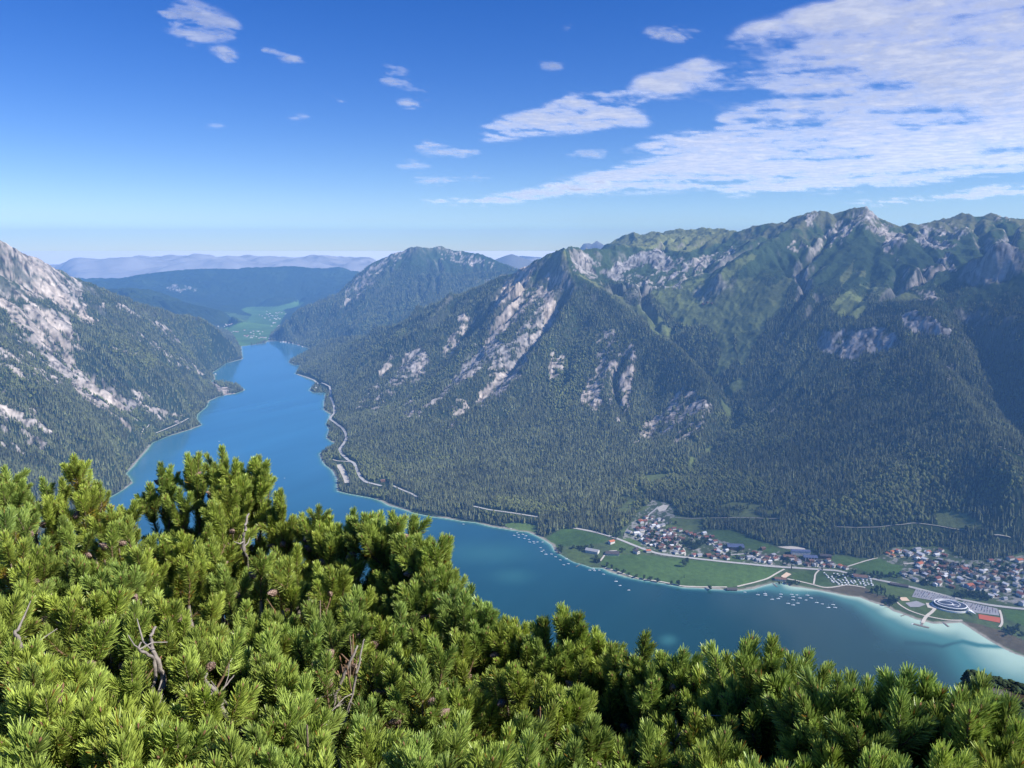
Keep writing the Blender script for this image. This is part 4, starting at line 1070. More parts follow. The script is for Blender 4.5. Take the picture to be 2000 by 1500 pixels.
def patch(name, label, poly, mat, up=.8):
    P = [hit(*p) for p in poly]
    n = len(P); V_ = []; F_ = []; m = 7
    c = np.mean(np.array(P), 0)
    for i in range(n):
        for j in range(m):
            for k_ in range(2):
                pass
    G = [];
    for i in range(n):
        for j in range(6):
            a = np.array(P[i]) + (np.array(P[(i + 1) % n]) - np.array(P[i])) * j / 6
            G.append(a)
    G = np.array(G); N_ = len(G)
    rings = [c + (G - c) * s for s in (1, .75, .5, .25)]
    V_ = np.concatenate(rings + [c[None]])
    V_[:, 2] = np.maximum(height(V_[:, 0], V_[:, 1]), LAKE + .4) + up
    F_ = []
    for r in range(3):
        for i in range(N_): F_.append((r * N_ + i, r * N_ + (i + 1) % N_, (r + 1) * N_ + (i + 1) % N_, (r + 1) * N_ + i))
    me = bpy.data.meshes.new(name)
    me.from_pydata(V_.tolist(), [], F_ + [(3 * N_ + i, 3 * N_ + (i + 1) % N_, 4 * N_) for i in range(N_)])
    me.materials.append(mat)
    o = bpy.data.objects.new(name, me); COL.objects.link(o)
    return o
drape('road', 'pale lakeside road winding below the rocky mountain', [(580,731),(600,737),(613,742),(625,749),(638,753),(645,758),(646,766),(646,776),(650,786),(653,797),(653,806),(646,815),(645,819),(656,827),(668,836),(675,846),(677,856),(672,866),(663,878),(668,888),(680,899),(692,905),(698,920),(705,934),(715,942),(728,945),(745,949)], 15, M_ROAD, 1.2)
drape('road', 'pale road stretch between dark trees beyond the brown roofed house', [(768,949),(785,957),(803,964),(815,971)], 11, M_ROAD, 1.4)
drape('road', 'pale road stretch along the forest foot above the near shore', [(925,989),(955,996),(1000,1002),(1050,1010)], 11, M_ROAD, 1.4)
drape('road', 'main road past the lakeside meadows through both villages', [(1112,1030),(1150,1037),(1190,1047),(1215,1056),(1260,1074),(1290,1083),(1330,1088),(1400,1096),(1500,1106),(1560,1110),(1640,1115),(1660,1122),(1700,1130),(1750,1140),(1800,1152),(1870,1170),(1930,1182),(2000,1190),(2080,1197)], 12, M_ROAD, 1.2)
for lb, w, p in (
 ('gravel car park strip among the trees of the headland', 26, [(661,908),(668,918),(674,930),(679,944)]),
 ('pale track from the road to the headland car park', 7, [(650,898),(660,901),(672,901),(688,903)]),
 ('pale slanting forest track on the left fan', 8, [(305,846),(325,838),(345,829),(369,816)]),
 ('thin zigzag track on the left scree fan', 5, [(262,826),(292,829),(285,836)]),
 ('thin forest road above the first village', 4, [(1318,1011),(1345,1013),(1385,1012),(1450,1011),(1522,1013)]),
 ('thin forest road above the second village', 4, [(1630,1029),(1675,1031),(1720,1030),(1768,1026),(1785,1021),(1830,1027),(1888,1037)]),
 ('short pale forest road near the right edge', 7, [(1942,1048),(1958,1050),(1974,1054)]),
 ('forest road curving round the far right slope', 9, [(1948,873),(1965,883),(1985,890),(2010,898)]),
 ('village street climbing towards the dry stream bed', 7, [(1257,1062),(1255,1050),(1258,1036),(1263,1022),(1266,1006),(1276,999),(1286,990)]),
 ('village street through the upper houses', 6, [(1293,1066),(1296,1050),(1300,1035)]),
 ('village street down to the solar roofed hall', 6, [(1380,1048),(1390,1060),(1402,1072),(1414,1083),(1440,1084),(1462,1081)]),
 ('curved village lane round the last houses', 5, [(1326,1064),(1334,1070),(1339,1079),(1338,1086)]),
 ('shore path along the big meadow', 6, [(1182,1109),(1210,1118),(1245,1129),(1290,1136),(1335,1145),(1380,1147),(1420,1147)]),
 ('meadow path to the beach house', 6, [(1440,1146),(1470,1139),(1500,1130),(1515,1121),(1532,1112)]),
 ('shore path behind the reeds', 6, [(1538,1131),(1562,1136),(1588,1142),(1610,1149),(1632,1147),(1655,1142),(1690,1148)]),
 ('curved path between the two small meadows', 5, [(1589,1141),(1592,1127),(1590,1123),(1600,1114)]),
 ('farm track beside the flat dark barn', 6, [(1170,1099),(1178,1089),(1186,1076),(1205,1076)]),
 ('park path along the beach lawn', 5, [(1748,1172),(1758,1183),(1775,1193),(1807,1204),(1850,1212),(1880,1212)]),
 ('white promenade from the oval building to the pier', 9, [(1827,1187),(1821,1196),(1810,1203),(1804,1211),(1802,1216)]),
 ('street through the second village', 6, [(1812,1118),(1834,1116),(1870,1119),(1890,1129),(1912,1138),(1930,1144)]),
 ('pale street at the right end of the second village', 7, [(1966,1104),(1974,1120),(1984,1134),(1993,1146),(2002,1158),(2015,1175)]),
 ('lane between meadow and second village', 5, [(1655,1107),(1690,1096),(1714,1090)]),
 ('lane in front of the upper houses of the second village', 6, [(1765,1102),(1785,1100),(1810,1098),(1812,1091)]),
 ('pale farm lane beside the tennis courts', 6, [(1952,1192),(1956,1203),(1958,1222),(1952,1225)])):
    drape('path', lb, p, w, M_TRACK if 'forest road' in lb else M_GRAVEL if 'street' not in lb else M_ROAD, 1.2)
for lb, poly, m in (
 ('grey car park left of the oval building', [(1789,1150),(1830,1158),(1872,1170),(1858,1180),(1826,1174),(1781,1166)], M_ASPHALT),
 ('grey car park right of the oval building', [(1882,1175),(1948,1189),(1952,1203),(1906,1197),(1868,1184)], M_ASPHALT),
 ('pale forecourt beside the oval building', [(1808,1178),(1830,1178),(1828,1190),(1812,1187)], M_GRAVEL),
 ('pale gravel pit at the forest foot', [(1518,1068),(1545,1067),(1570,1070),(1578,1078),(1560,1076),(1535,1072)], M_GRAVEL),
 ('bare gravel of the dry stream bed above the village', [(1282,992),(1296,986),(1306,988),(1300,997),(1288,1000)], M_GRAVEL),
 ('grey playground on the beach lawn', [(1768,1178),(1790,1174),(1808,1181),(1795,1186),(1778,1186)], M_ASPHALT)):
    tag(patch('pavement', lb, poly, m), lb, None, None, 'structure')
for lb, poly, m in (('row of red clay tennis courts beside the car park', [(1911,1200),(1954,1207),(1953,1217),(1912,1209)], M_CLAY),
 ('sand volleyball court behind the beach house', [(1525,1126),(1536,1118),(1546,1122),(1533,1130)], M_SAND),
 ('sand volleyball court on the beach lawn near the dark grove', [(1753,1167),(1770,1167),(1777,1174),(1762,1174)], M_SAND)):
    tag(patch('sports_court', lb, poly, m, 1.0), lb, 'court')

# ------------------------------------------------------------------ houses
M_WALL = simple_mat('white plaster', (.62, .60, .56), .9, .1, .12, .2)
M_WALLC = simple_mat('cream plaster', (.62, .48, .28), .9, .1, .12, .2)
M_TIMBER = simple_mat('dark timber', (.13, .075, .045), .85, .1, .25, .4)
ROOFS = {'red': simple_mat('red tiles', (.21, .085, .065), .85, .15, .2, .5), 'orange': simple_mat('orange tiles', (.45, .15, .075), .85, .15, .15, .5),
         'grey': simple_mat('grey slates', (.30, .30, .32), .8, .2, .2, .5), 'dark': simple_mat('dark shingles', (.075, .065, .065), .85, .15, .3, .5),
         'brown': simple_mat('brown shingles', (.16, .095, .07), .85, .15, .25, .5), 'white': simple_mat('pale metal', (.62, .62, .62), .6, .3, .08, .3)}
k = NT('solar panels')
tc = k.n('ShaderNodeTexCoord'); br = k.n('ShaderNodeTexBrick')
br.inputs['Color1'].default_value = (.035, .05, .13, 1); br.inputs['Color2'].default_value = (.045, .065, .16, 1); br.inputs['Mortar'].default_value = (.2, .22, .28, 1)
br.inputs['Scale'].default_value = .35; br.inputs['Mortar Size'].default_value = .03; br.offset = 0
k.l(tc.outputs['Object'], br.inputs['Vector']); k.bsdf(br.outputs[0], .35, .4); M_SOLAR = k.m
M_GLASS = simple_mat('dark window glass', (.03, .04, .055), .2, .5, .1, 1)
class MB:
    def __init__(s): s.v = []; s.f = []
    def poly(s, pts, faces):
        o = len(s.v); s.v += [tuple(p) for p in pts]; s.f += [tuple(o + i for i in f) for f in faces]
    def box(s, x0, x1, y0, y1, z0, z1):
        s.poly([(x0, y0, z0), (x1, y0, z0), (x1, y1, z0), (x0, y1, z0), (x0, y0, z1), (x1, y0, z1), (x1, y1, z1), (x0, y1, z1)],
               [(3, 2, 1, 0), (4, 5, 6, 7), (0, 1, 5, 4), (1, 2, 6, 5), (2, 3, 7, 6), (3, 0, 4, 7)])
    def build(s, name, mat, parent=None):
        me = bpy.data.meshes.new(name); me.from_pydata(s.v, [], s.f); me.materials.append(mat)
        o = bpy.data.objects.new(name, me); COL.objects.link(o); o.parent = parent
        return o
def root_at(name, x, y, z, rz=0):
    o = bpy.data.objects.new(name, None); COL.objects.link(o); o.location = (x, y, z); o.rotation_euler = (0, 0, rz); o.empty_display_size = 1
    return o
def gable(L, Wd, H, rise, ov=1.1, th=.35):
    w = MB(); a, b_ = L / 2, Wd / 2
    w.poly([(-a, -b_, -3), (a, -b_, -3), (a, b_, -3), (-a, b_, -3), (-a, -b_, H), (a, -b_, H), (a, b_, H), (-a, b_, H), (-a, 0, H + rise), (a, 0, H + rise)],
           [(0, 1, 5, 4), (2, 3, 7, 6), (1, 2, 6, 9, 5), (3, 0, 4, 8, 7), (3, 2, 1, 0)])
    r = MB(); a2, b2 = a + ov, b_ + ov; dz = rise / b_ * ov
    for sgn in (1, -1):
        r.poly([(-a2, sgn * b2, H - dz + .05), (a2, sgn * b2, H - dz + .05), (a2, 0, H + rise + .05), (-a2, 0, H + rise + .05),
                (-a2, sgn * b2, H - dz + .05 + th), (a2, sgn * b2, H - dz + .05 + th), (a2, 0, H + rise + .05 + th), (-a2, 0, H + rise + .05 + th)],
               [(0, 1, 2, 3), (4, 7, 6, 5), (0, 4, 5, 1), (0, 3, 7, 4), (1, 5, 6, 2)])
    return w, r
PROTO = {}
def house_proto(roof, wall, size):
    key = (roof, wall, size)
    if key in PROTO: return PROTO[key]
    L, Wd, H = {'small': (11.5, 10, 5.2), 'mid': (15, 12.5, 6.8), 'large': (21, 15, 8.5)}[size]
    rt = root_at('house', 0, 0, 0)
    w, r = gable(L, Wd, H, Wd * .2)
    w.build('wall', {'white': M_WALL, 'cream': M_WALLC, 'timber': M_TIMBER}[wall], rt)
    r.build('roof', ROOFS[roof], rt)
    bl = MB(); bl.box(L / 2 - .05, L / 2 + 1.1, -Wd * .42, Wd * .42, H * .50, H * .50 + 1.1); bl.build('balcony', M_TIMBER, rt)
    PROTO[key] = [rt, False]
    return PROTO[key]
def copy_tree(o, parent=None):
    c = o.copy(); COL.objects.link(c); c.parent = parent
    for ch in list(o.children): copy_tree(ch, c)
    return c
hr_ = random.Random(4)
def place_house(px, py, roof, wall, size, place, group, rz=None):
    x, y, z = hit(px, py)
    p = house_proto(roof, wall, size)
    if p[1]: o = copy_tree(p[0])
    else: o = p[0]; p[1] = True
    o.location = (x, y, z + .1)
    o.rotation_euler = (0, 0, rz if rz is not None else hr_.choice((.35, .35 + 1.57, .6, .2, -.9)) + hr_.uniform(-.15, .15))
    rw = {'red': 'dull red', 'orange': 'bright orange', 'grey': 'grey', 'dark': 'blackish', 'brown': 'brown', 'white': 'pale metal'}[roof]
    ww = {'white': 'white', 'cream': 'cream', 'timber': 'timber'}[wall]
    sw = {'small': 'small', 'mid': 'middling', 'large': 'large'}[size]
    tag(o, '%s %s house with %s roof %s' % (sw, ww, rw, place), 'house', group)
    return o
R4 = ('grey', 'dark', 'dark', 'brown', 'brown', 'grey', 'brown', 'red', 'dark', 'white')
def cluster(pts, place_of, group):
    for i, p in enumerate(pts):
        roof = p[2] if len(p) > 2 else hr_.choice(R4)
        wall = p[3] if len(p) > 3 else hr_.choice(('white', 'white', 'white', 'timber'))
        size = p[4] if len(p) > 4 else hr_.choice(('small', 'mid', 'mid'))
        place_house(p[0], p[1], roof, wall, size, place_of(p[0], p[1]), group)
cluster([(1252,1021,'orange','white','large'),(1245,1034,'red'),(1230,1041,'grey'),(1243,1044,'white','white','large'),(1252,1047,'white'),(1272,1013),(1279,1020,'dark'),(1286,1016),(1295,1016,'dark'),(1276,1028,'white'),(1284,1031,'white'),(1264,1036),(1270,1039,'dark'),(1280,1041),(1262,1049,'dark'),(1268,1046),(1275,1051,'brown'),(1285,1046),(1290,1036),(1301,1041,'brown'),(1308,1036,'red'),(1316,1034,'red'),(1328,1037,'brown'),(1303,1048,'red'),(1312,1044),(1305,1053,'red'),(1265,1056,'red'),(1275,1059),(1283,1061,'brown'),(1287,1053),(1301,1059),(1290,1069),(1280,1066),(1262,1061,'red'),(1296,1076,'dark'),(1310,1071),(1318,1063),(1325,1072,'red'),(1332,1080,'red'),(1243,1073,'dark','timber'),(1243,1080,'dark','white','large'),(1266,1078,'orange'),(1320,1081,'grey')],
        lambda x, y: ('in the upper %s of the first village' if y < 1030 else 'in the %s of the first village' if y < 1062 else 'by the main road, %s of the first village') % ('left' if x < 1270 else 'right' if x > 1300 else 'middle'), 'houses of the first village')
cluster([(1340,1041,'brown'),(1348,1044,'red'),(1355,1047,'red'),(1365,1049),(1375,1043,'white'),(1379,1051,'red'),(1391,1049,'red'),(1388,1057,'white'),(1396,1059,'red'),(1385,1063),(1405,1067,'red'),(1397,1076,'red'),(1405,1079),(1419,1076,'white'),(1355,1086,'red'),(1366,1086,'grey'),(1383,1086,'red','timber'),(1402,1087,'dark'),(1412,1089,'brown'),(1420,1092),(1464,1091,'grey','white','large'),(1476,1083,'red','white','large'),(1484,1097,'white'),(1500,1091,'red'),(1518,1091,'brown'),(1505,1101,'grey'),(1490,1073,'brown'),(1510,1086,'grey')],
        lambda x, y: 'in the rows left of the solar roofed hall' if x < 1425 else 'between the solar roofed hall and the hotel' , 'houses between the villages')
cluster([(1533,1089,'brown'),(1546,1096,'grey'),(1560,1101,'grey'),(1577,1104,'brown'),(1592,1105,'grey'),(1602,1099,'dark'),(1617,1096,'brown'),(1626,1107,'grey'),(1642,1108,'orange'),(1652,1111,'brown')],
        lambda x, y: 'beside the main road near the hotel' , 'houses by the hotel')
cluster([(1700 + a / 6.667, 1050 + b_ / 6.667, *r) for a, b_, *r in [(230,218,'orange','cream'),(280,195,'orange','cream'),(300,245,'orange','cream'),(370,185,'orange','cream'),(400,250,'grey','cream'),(470,195,'grey'),(500,232,'grey','white','large'),(610,170,'grey','white','large'),(655,235,'white','white','large'),(610,290,'white'),(700,292,'white'),(750,205,'orange'),(860,238,'white'),(920,175,'brown'),(965,242,'red'),(640,362,'orange','white','large'),(742,385,'brown'),(820,355,'brown'),(870,425,'white'),(960,392,'brown'),(1080,415,'dark','white','large'),(1060,472,'grey'),(1250,385,'red'),(1222,432,'red','white','large'),(1372,418,'brown'),(1460,452,'white'),(1350,502,'dark','white','large'),(1280,462,'brown'),(1500,522,'dark'),(1650,382,'red'),(1640,432,'grey'),(1600,502,'brown'),(1820,285,'brown','white','large'),(1935,315,'orange','white','large'),(1880,385,'grey'),(1900,432,'red'),(1850,472,'brown'),(570,462,'brown','white','large'),(720,495,'white'),(450,500,'grey'),(420,472,'dark'),(590,562,'grey'),(730,582,'grey'),(870,552,'red','white','large'),(885,612,'brown','white','large'),(850,622,'white'),(1050,592,'red'),(1062,652,'brown'),(1180,562,'white','white','large'),(1290,642,'orange','white','large'),(1340,672,'brown'),(1440,612,'red','white','large'),(1430,672,'brown','white','large'),(1470,542,'grey'),(1650,612,'dark'),(1760,622,'white'),(1780,702,'white'),(1640,762,'white'),(1570,772,'white'),(1750,802,'grey'),(1960,762,'red','white','large'),(1990,702,'brown'),(1990,872,'grey','white','large'),(1700,322,'grey'),(1560,312,'red')]],
        lambda x, y: 'in the %s %s of the second village' % ('upper' if y < 1095 else 'middle' if y < 1130 else 'lower', 'left' if x < 1790 else 'right' if x > 1915 else 'centre'), 'houses of the second village')
# more houses between the ones named above
HP = []
def infill(poly, n, place_of, group, mind):
    k_ = 0; tries = 0
    while k_ < n and tries < 4000:
        tries += 1
        x = hr_.uniform(min(p[0] for p in poly), max(p[0] for p in poly)); y = hr_.uniform(min(p[1] for p in poly), max(p[1] for p in poly))
        if not in_poly(np.array([x]), np.array([y]), poly)[0]: continue
        if any(abs(x - a) < mind and abs(y - b_) < mind * .6 for a, b_ in HP): continue
        HP.append((x, y)); k_ += 1
        place_house(x, y, hr_.choice(R4), hr_.choice(('white', 'white', 'timber')), hr_.choice(('small', 'mid', 'mid')), place_of(x, y), group)
infill([(1240,1040),(1262,1010),(1300,1028),(1330,1040),(1340,1050),(1310,1075),(1262,1066)], 45, lambda x, y: 'among the crowded houses of the first village', 'houses of the first village', 4.5)
infill([(1340,1088),(1400,1092),(1525,1100),(1620,1108),(1640,1100),(1560,1092),(1480,1082),(1420,1082)], 26, lambda x, y: 'along the main road between the villages', 'houses between the villages', 6)
infill([(1745,1075),(1830,1075),(1870,1105),(1950,1120),(2010,1100),(2060,1110),(2060,1170),(1990,1168),(1900,1150),(1830,1132),(1770,1118),(1790,1100)], 80, lambda x, y: 'among the many houses of the second village', 'houses of the second village', 7)
# far village at the head of the lake
far_rng = random.Random(9)
fh = [(c[0] + far_rng.gauss(0, c[2]), c[1] + far_rng.gauss(0, c[3])) for c in ((525,617,14,3),(540,622,10,3),(500,648,12,2.5),(515,660,10,2),(450,648,12,1.5),(450,635,10,2),(535,635,6,4),(480,657,8,1.5),(545,612,12,2)) for _ in range(8)]
fh += [(553,667),(558,668.5),(565,670),(583,674),(590,677),(572,671),(548,664)]
for i, (a, b_) in enumerate(fh):
    place_house(a, b_, hr_.choice(('grey', 'red', 'brown', 'white')), 'white', 'large', 'in the far village beyond the lake' if i < 72 else 'on the far shore of the lake', 'tiny houses of the far village')
for (a, b_, w_) in ((1382,592,'at the upper edge of the alpine pasture'),(1390,593,'in the alpine hamlet, its middle'),(1373,594,'in the alpine hamlet, nearest the grass ridge')):
    place_house(a, b_, 'dark', 'timber', 'mid', w_, 'alpine huts')
place_house(747, 941, 'brown', 'timber', 'large', 'alone beside the lakeside road', 'lone houses', .5)
place_house(573, 706, 'white', 'white', 'mid', 'on the small green spit of the far shore', 'lone houses')
place_house(617, 758, 'white', 'white', 'mid', 'on the wooded little spit below the lakeside road', 'lone houses')
place_house(421, 731, 'white', 'white', 'mid', 'alone on the left shore', 'lone houses')
place_house(1194, 1061, 'orange', 'white', 'large', 'alone between the two left meadows', 'lone houses', .6)
place_house(1192, 1034, 'dark', 'timber', 'large', 'alone at the forest foot by the main road', 'lone houses', .4)

def big(name, label, px, py, L, Wd, H, rise, rz, wall, roof, extra=None, cat='building'):
    x, y, z = hit(px, py)
    rt = root_at(name, x, y, z + .1, rz); tag(rt, label, cat)
    w, r = gable(L, Wd, H, rise, 1.4, .5)
    w.build('wall', wall, rt); r.build('roof', roof, rt)
    n = int(L / 5)
    for i in range(n):
        for z0 in ([1.4] if H < 6 else [1.4, 4.6]):
            y0 = -(Wd / 2 - .1); xc = -L / 2 + (i + .5) * L / n
            wi = MB(); wi.box(xc - .9, xc + .9, y0 - .16, y0, z0, z0 + 1.6); wi.build('window', M_GLASS, rt)
    if extra: extra(rt)
    return rt
big('hall', 'long pale guesthouse with grey roof near the left shore lawn', 1157, 1079, 46, 20, 9, 5, -.45, M_WALL, ROOFS['grey'])
big('barn', 'flat wide barn with dark roof panels beside the big meadow', 1196, 1082, 46, 26, 5, 1.6, -.12, M_WALL, ROOFS['dark'])
big('hall', 'wide brown hall with blue solar panel roof beside the meadow', 1436, 1070, 56, 34, 9, 4, -.10, M_TIMBER, M_SOLAR)
big('hotel', 'long hotel wing with solar panel roof below the gravel pit', 1563, 1082, 62, 18, 13, 3, -.12, M_WALL, M_SOLAR, cat='hotel')
def columns(rt):
    for i in range(5):
        c = MB(); c.box(-18 + i * 9, -15.6 + i * 9, -12.6, -11.8, -2, 11); c.build('column', M_WALL, rt)
big('hotel', 'hotel front wing with white pillars and grey roof', 1582, 1093, 44, 24, 12, 3, -.15, M_TIMBER, M_SOLAR, columns, 'hotel')
big('hotel', 'brown roofed hotel annex left of the solar roofed wing', 1541, 1091, 40, 20, 10, 4, -.1, M_TIMBER, ROOFS['brown'], cat='hotel')
big('hall', 'dark long hall at the forest foot right of the hotel', 1612, 1089, 36, 18, 9, 3, -.2, M_TIMBER, ROOFS['dark'])
big('boathouse', 'dark roofed boathouse on the shore of the big meadow', 1429, 1151, 30, 13, 4.5, 3.2, -.03, M_TIMBER, ROOFS['dark'], cat='boathouse')
big('beach_house', 'brown roofed beach house with white front by the little bay', 1524, 1133, 34, 16, 6, 3, -.25, M_WALL, ROOFS['brown'])
big('clubhouse', 'low dark clubhouse beside the football pitch', 1756, 1144, 50, 14, 4, 2, -.42, M_TIMBER, ROOFS['dark'])
big('hall', 'terracotta roofed hall beside the main road before the campsite', 1680, 1128, 40, 22, 6, 4, -.3, M_WALL, ROOFS['brown'])
# oval leisure building: white rings round a dark glass roof, drum below, beak to the lake
ox, oy, oz = hit(1856, 1186)
rt = root_at('leisure_centre', ox, oy, oz + .1, -.35); tag(rt, 'oval leisure building with white ringed dark roof by the lake', 'building')
def ring(a, b_, w, z0, z1, n=56, cx=0, cy_=0, t0=0, t1=6.2832):
    m = MB(); pts = []; closed = t1 - t0 > 6.28
    for i in range(n + 1):
        t = t0 + (t1 - t0) * i / n; c, s_ = math.cos(t), math.sin(t)
        pts += [(cx + a * c, cy_ + b_ * s_, z0), (cx + a * c, cy_ + b_ * s_, z1), (cx + (a - w) * c, cy_ + (b_ - w) * s_, z1), (cx + (a - w) * c, cy_ + (b_ - w) * s_, z0)]
    m.poly(pts, [f for i in range(n) for f in ((4 * i, 4 * i + 4, 4 * i + 5, 4 * i + 1), (4 * i + 1, 4 * i + 5, 4 * i + 6, 4 * i + 2), (4 * i + 2, 4 * i + 6, 4 * i + 7, 4 * i + 3), (4 * i + 3, 4 * i + 7, 4 * i + 4, 4 * i))])
    return m
def disc(a, b_, z, n=56, cx=0, cy_=0):
    m = MB(); m.poly([(cx + a * math.cos(6.2832 * i / n), cy_ + b_ * math.sin(6.2832 * i / n), z) for i in range(n)], [tuple(range(n))]); return m
M_WHITE = simple_mat('white render', (.8, .8, .8), .6, .3, .04, .3)
ring(50, 36, 2, -3, 4).build('terrace', M_WHITE, rt); disc(48.5, 34.5, 3.2).build('terrace_floor', simple_mat('teal terrace', (.10, .14, .13), .8, .2, .2, .1), rt)
ring(43, 30, 43 - 1, 3.2, 10).build('glass_drum', M_GLASS, rt)
disc(43, 30, 10.4).build('roof', simple_mat('dark roof glass', (.05, .06, .09), .35, .4, .25, .2), rt)
ring(44, 31, 2.2, 9.6, 11.4).build('roof_rim', M_WHITE, rt)
ring(21, 14, 1.8, 10.5, 12, 40, -14, 2).build('roof_ring', M_WHITE, rt); ring(9, 6, 1.5, 10.5, 12, 30, 12, -9).build('roof_ring', M_WHITE, rt)
ring(30, 22, 1.6, 10.5, 12, 40, -4, 3, -.4, 2.6).build('roof_ring', M_WHITE, rt); disc(7, 5, 10.9, 30, -18, 3).build('skylight', M_GLASS, rt)
m = MB(); m.poly([(40, -22, 4), (60, -40, 6), (50, -18, 4), (40, -22, 9), (60, -40, 6.6), (50, -18, 9)], [(0, 1, 2), (5, 4, 3), (0, 3, 4, 1), (1, 4, 5, 2), (2, 5, 3, 0)]); m.build('canopy', M_WHITE, rt)
# piers
def pier(label, p0, p1, w, head=None):
    a = np.array(at_z(*p0, LAKE + 1.0)); b_ = np.array(at_z(*p1, LAKE + 1.0)); d = b_ - a; L = float(np.linalg.norm(d[:2]))
    rt = root_at('pier', a[0], a[1], LAKE, math.atan2(d[1], d[0])); tag(rt, label, 'pier')
    m = MB(); m.box(0, L, -w / 2, w / 2, .9, 1.2); m.build('deck', M_WOOD, rt)
    if head: m = MB(); m.box(L + .01, L + w * 1.6, -head / 2, head / 2, .9, 1.2); m.build('deck', M_WOOD, rt)
    n = max(2, int(L / 8))
    for i in range(n + 1):
        for sgn in (-1, 1):
            m = MB(); m.box(L * i / n - .25, L * i / n + .25, sgn * w / 2 - .25, sgn * w / 2 + .25, -6, .89); m.build('post', M_WOOD, rt)
pier('T shaped pier at the end of the white promenade', (1803,1213), (1800,1221), 5, 40)
pier('slanting pier on the beach right of the promenade', (1841,1214), (1853,1224), 5)
pier('short crooked pier left of the beach lawn', (1772,1199), (1760,1203), 3.5)
pier('pale jetty in the little bay by the beach house', (1510,1139), (1518,1146), 4)
pier('long thin jetty at the left mooring field', (1135,1101), (1125,1107), 2.5)
# ------------------------------------------------------------------ boats, cars, caravans
M_HULL = simple_mat('white hull', (.8, .8, .8), .4, .4, .04, 1); M_DECK = simple_mat('boat deck', (.55, .60, .66), .6, .3, .1, 1)
def boat_proto(sail):
    rt = root_at('sailing_boat' if sail else 'motor_boat', 0, 0, 0)
    L, Bm = (10.5, 3.2) if sail else (8, 3)
    st = [(-.5, .75, 1.0), (-.3, .95, .95), (0, 1, .95), (.25, .8, 1.05), (.4, .45, 1.2), (.5, .03, 1.35)]
    m = MB(); P = []
    for t, wf, hz_ in st: P += [(t * L, -wf * Bm / 2, hz_), (t * L, -wf * Bm / 3.4, -.25), (t * L, wf * Bm / 3.4, -.25), (t * L, wf * Bm / 2, hz_)]
    m.poly(P, [f for i in range(5) for f in ((4 * i, 4 * i + 1, 4 * i + 5, 4 * i + 4), (4 * i + 1, 4 * i + 2, 4 * i + 6, 4 * i + 5), (4 * i + 2, 4 * i + 3, 4 * i + 7, 4 * i + 6))] + [(0, 3, 2, 1)])
    m.build('hull', M_HULL, rt)
    m = MB(); m.poly([(t * L, sg * wf * Bm / 2.05, hz_ - .03) for t, wf, hz_ in st for sg in (-1, 1)], [(2 * i, 2 * i + 2, 2 * i + 3, 2 * i + 1) for i in range(5)]); m.build('deck', M_HULL, rt)
    m = MB(); m.box(-.22 * L, .18 * L, -.7, .7, .9, 1.7); m.build('cabin', M_DECK, rt)
    if sail:
        m = MB(); m.box(.05 * L, .05 * L + .16, -.08, .08, 1.2, 11); m.build('mast', M_HULL, rt)
        m = MB(); m.box(-.38 * L, .05 * L - .05, -.16, .16, 2.1, 2.5); m.build('boom', M_DECK, rt)
    return rt
BP = {True: [boat_proto(True), False], False: [boat_proto(False), False]}
def boat(px, py, sail, label, group, rz, sc=1.0):
    x, y, z = at_z(px, py, LAKE)
    p = BP[sail]
    if p[1]: o = copy_tree(p[0])
    else: o = p[0]; p[1] = True
    o.location = (x, y, LAKE); o.rotation_euler = (0, 0, rz); o.scale = (sc,) * 3
    tag(o, label, 'boat', group)
for i, (a, b_) in enumerate([(1056,1070),(1061,1075),(1058,1077.5),(1066,1083),(1077,1082.5),(1085,1088),(1094,1094),(1106,1092),(1101,1103.5),(1110,1101.5),(1152,1114),(1159,1112),(1161,1115),(1170,1114),(1179,1122),(1203,1136),(1211,1144),(1228,1153)]):
    boat(a, b_, i % 4 == 3, 'white %s moored off the left shore lawn' % ('sailing boat' if i % 4 == 3 else 'motor boat'), 'boats off the left shore lawn', hr_.uniform(2.7, 3.3), 1.1)
for i, (a, b_) in enumerate([(905,1024),(945,1019),(985,1030),(998,1033),(1004,1046),(1013,1045),(1013,1050),(1021,1044),(1024,1052),(1033,1054),(1034,1059),(1042,1058),(1043,1061),(1049,1059),(1060,1059),(1010,1041),(1027,1047)]):
    boat(a, b_, i % 3 == 1, 'tiny white %s moored off the wooded shore' % ('sailing boat' if i % 3 == 1 else 'motor boat'), 'boats off the wooded shore', hr_.uniform(2.7, 3.3), 1.0)
for i, (a, b_) in enumerate([(1455,1157),(1480,1162),(1494,1160),(1495,1163),(1525,1161),(1525,1166),(1508,1171),(1520,1169.5),(1546,1161.5),(1549,1166),(1556.5,1162.5),(1562,1168.5),(1549,1172),(1577,1163),(1584,1168.5),(1574,1172.5),(1558,1178.5),(1539,1179),(1549,1182),(1595,1177.5),(1606,1180),(1618,1187),(1627,1181.5),(1631,1187)]):
    boat(a, b_, i % 5 != 0, 'white %s in the wide mooring field off the little bay' % ('sailing boat' if i % 5 != 0 else 'motor boat'), 'boats off the little bay', hr_.uniform(2.8, 3.2), 1.05)
for i, (a, b_) in enumerate([(606,687),(603,690),(600,691),(598,690),(597,688.5),(604,692)]):
    boat(a, b_, False, 'tiny white boat in the far marina below the dark slope', 'boats of the far marina', hr_.uniform(0, 6), 1.4)
boat(1782, 1219, False, 'pale turquoise motor boat lying off the T shaped pier', 'single boats', .3, .9)
boat(428, 862, False, 'lone white motor boat on the open blue water', 'single boats', .3, .9)
boat(556, 934, False, 'lone white motor boat on the blue water above the thumb shaped pine tip', 'single boats', 1.3, .9)
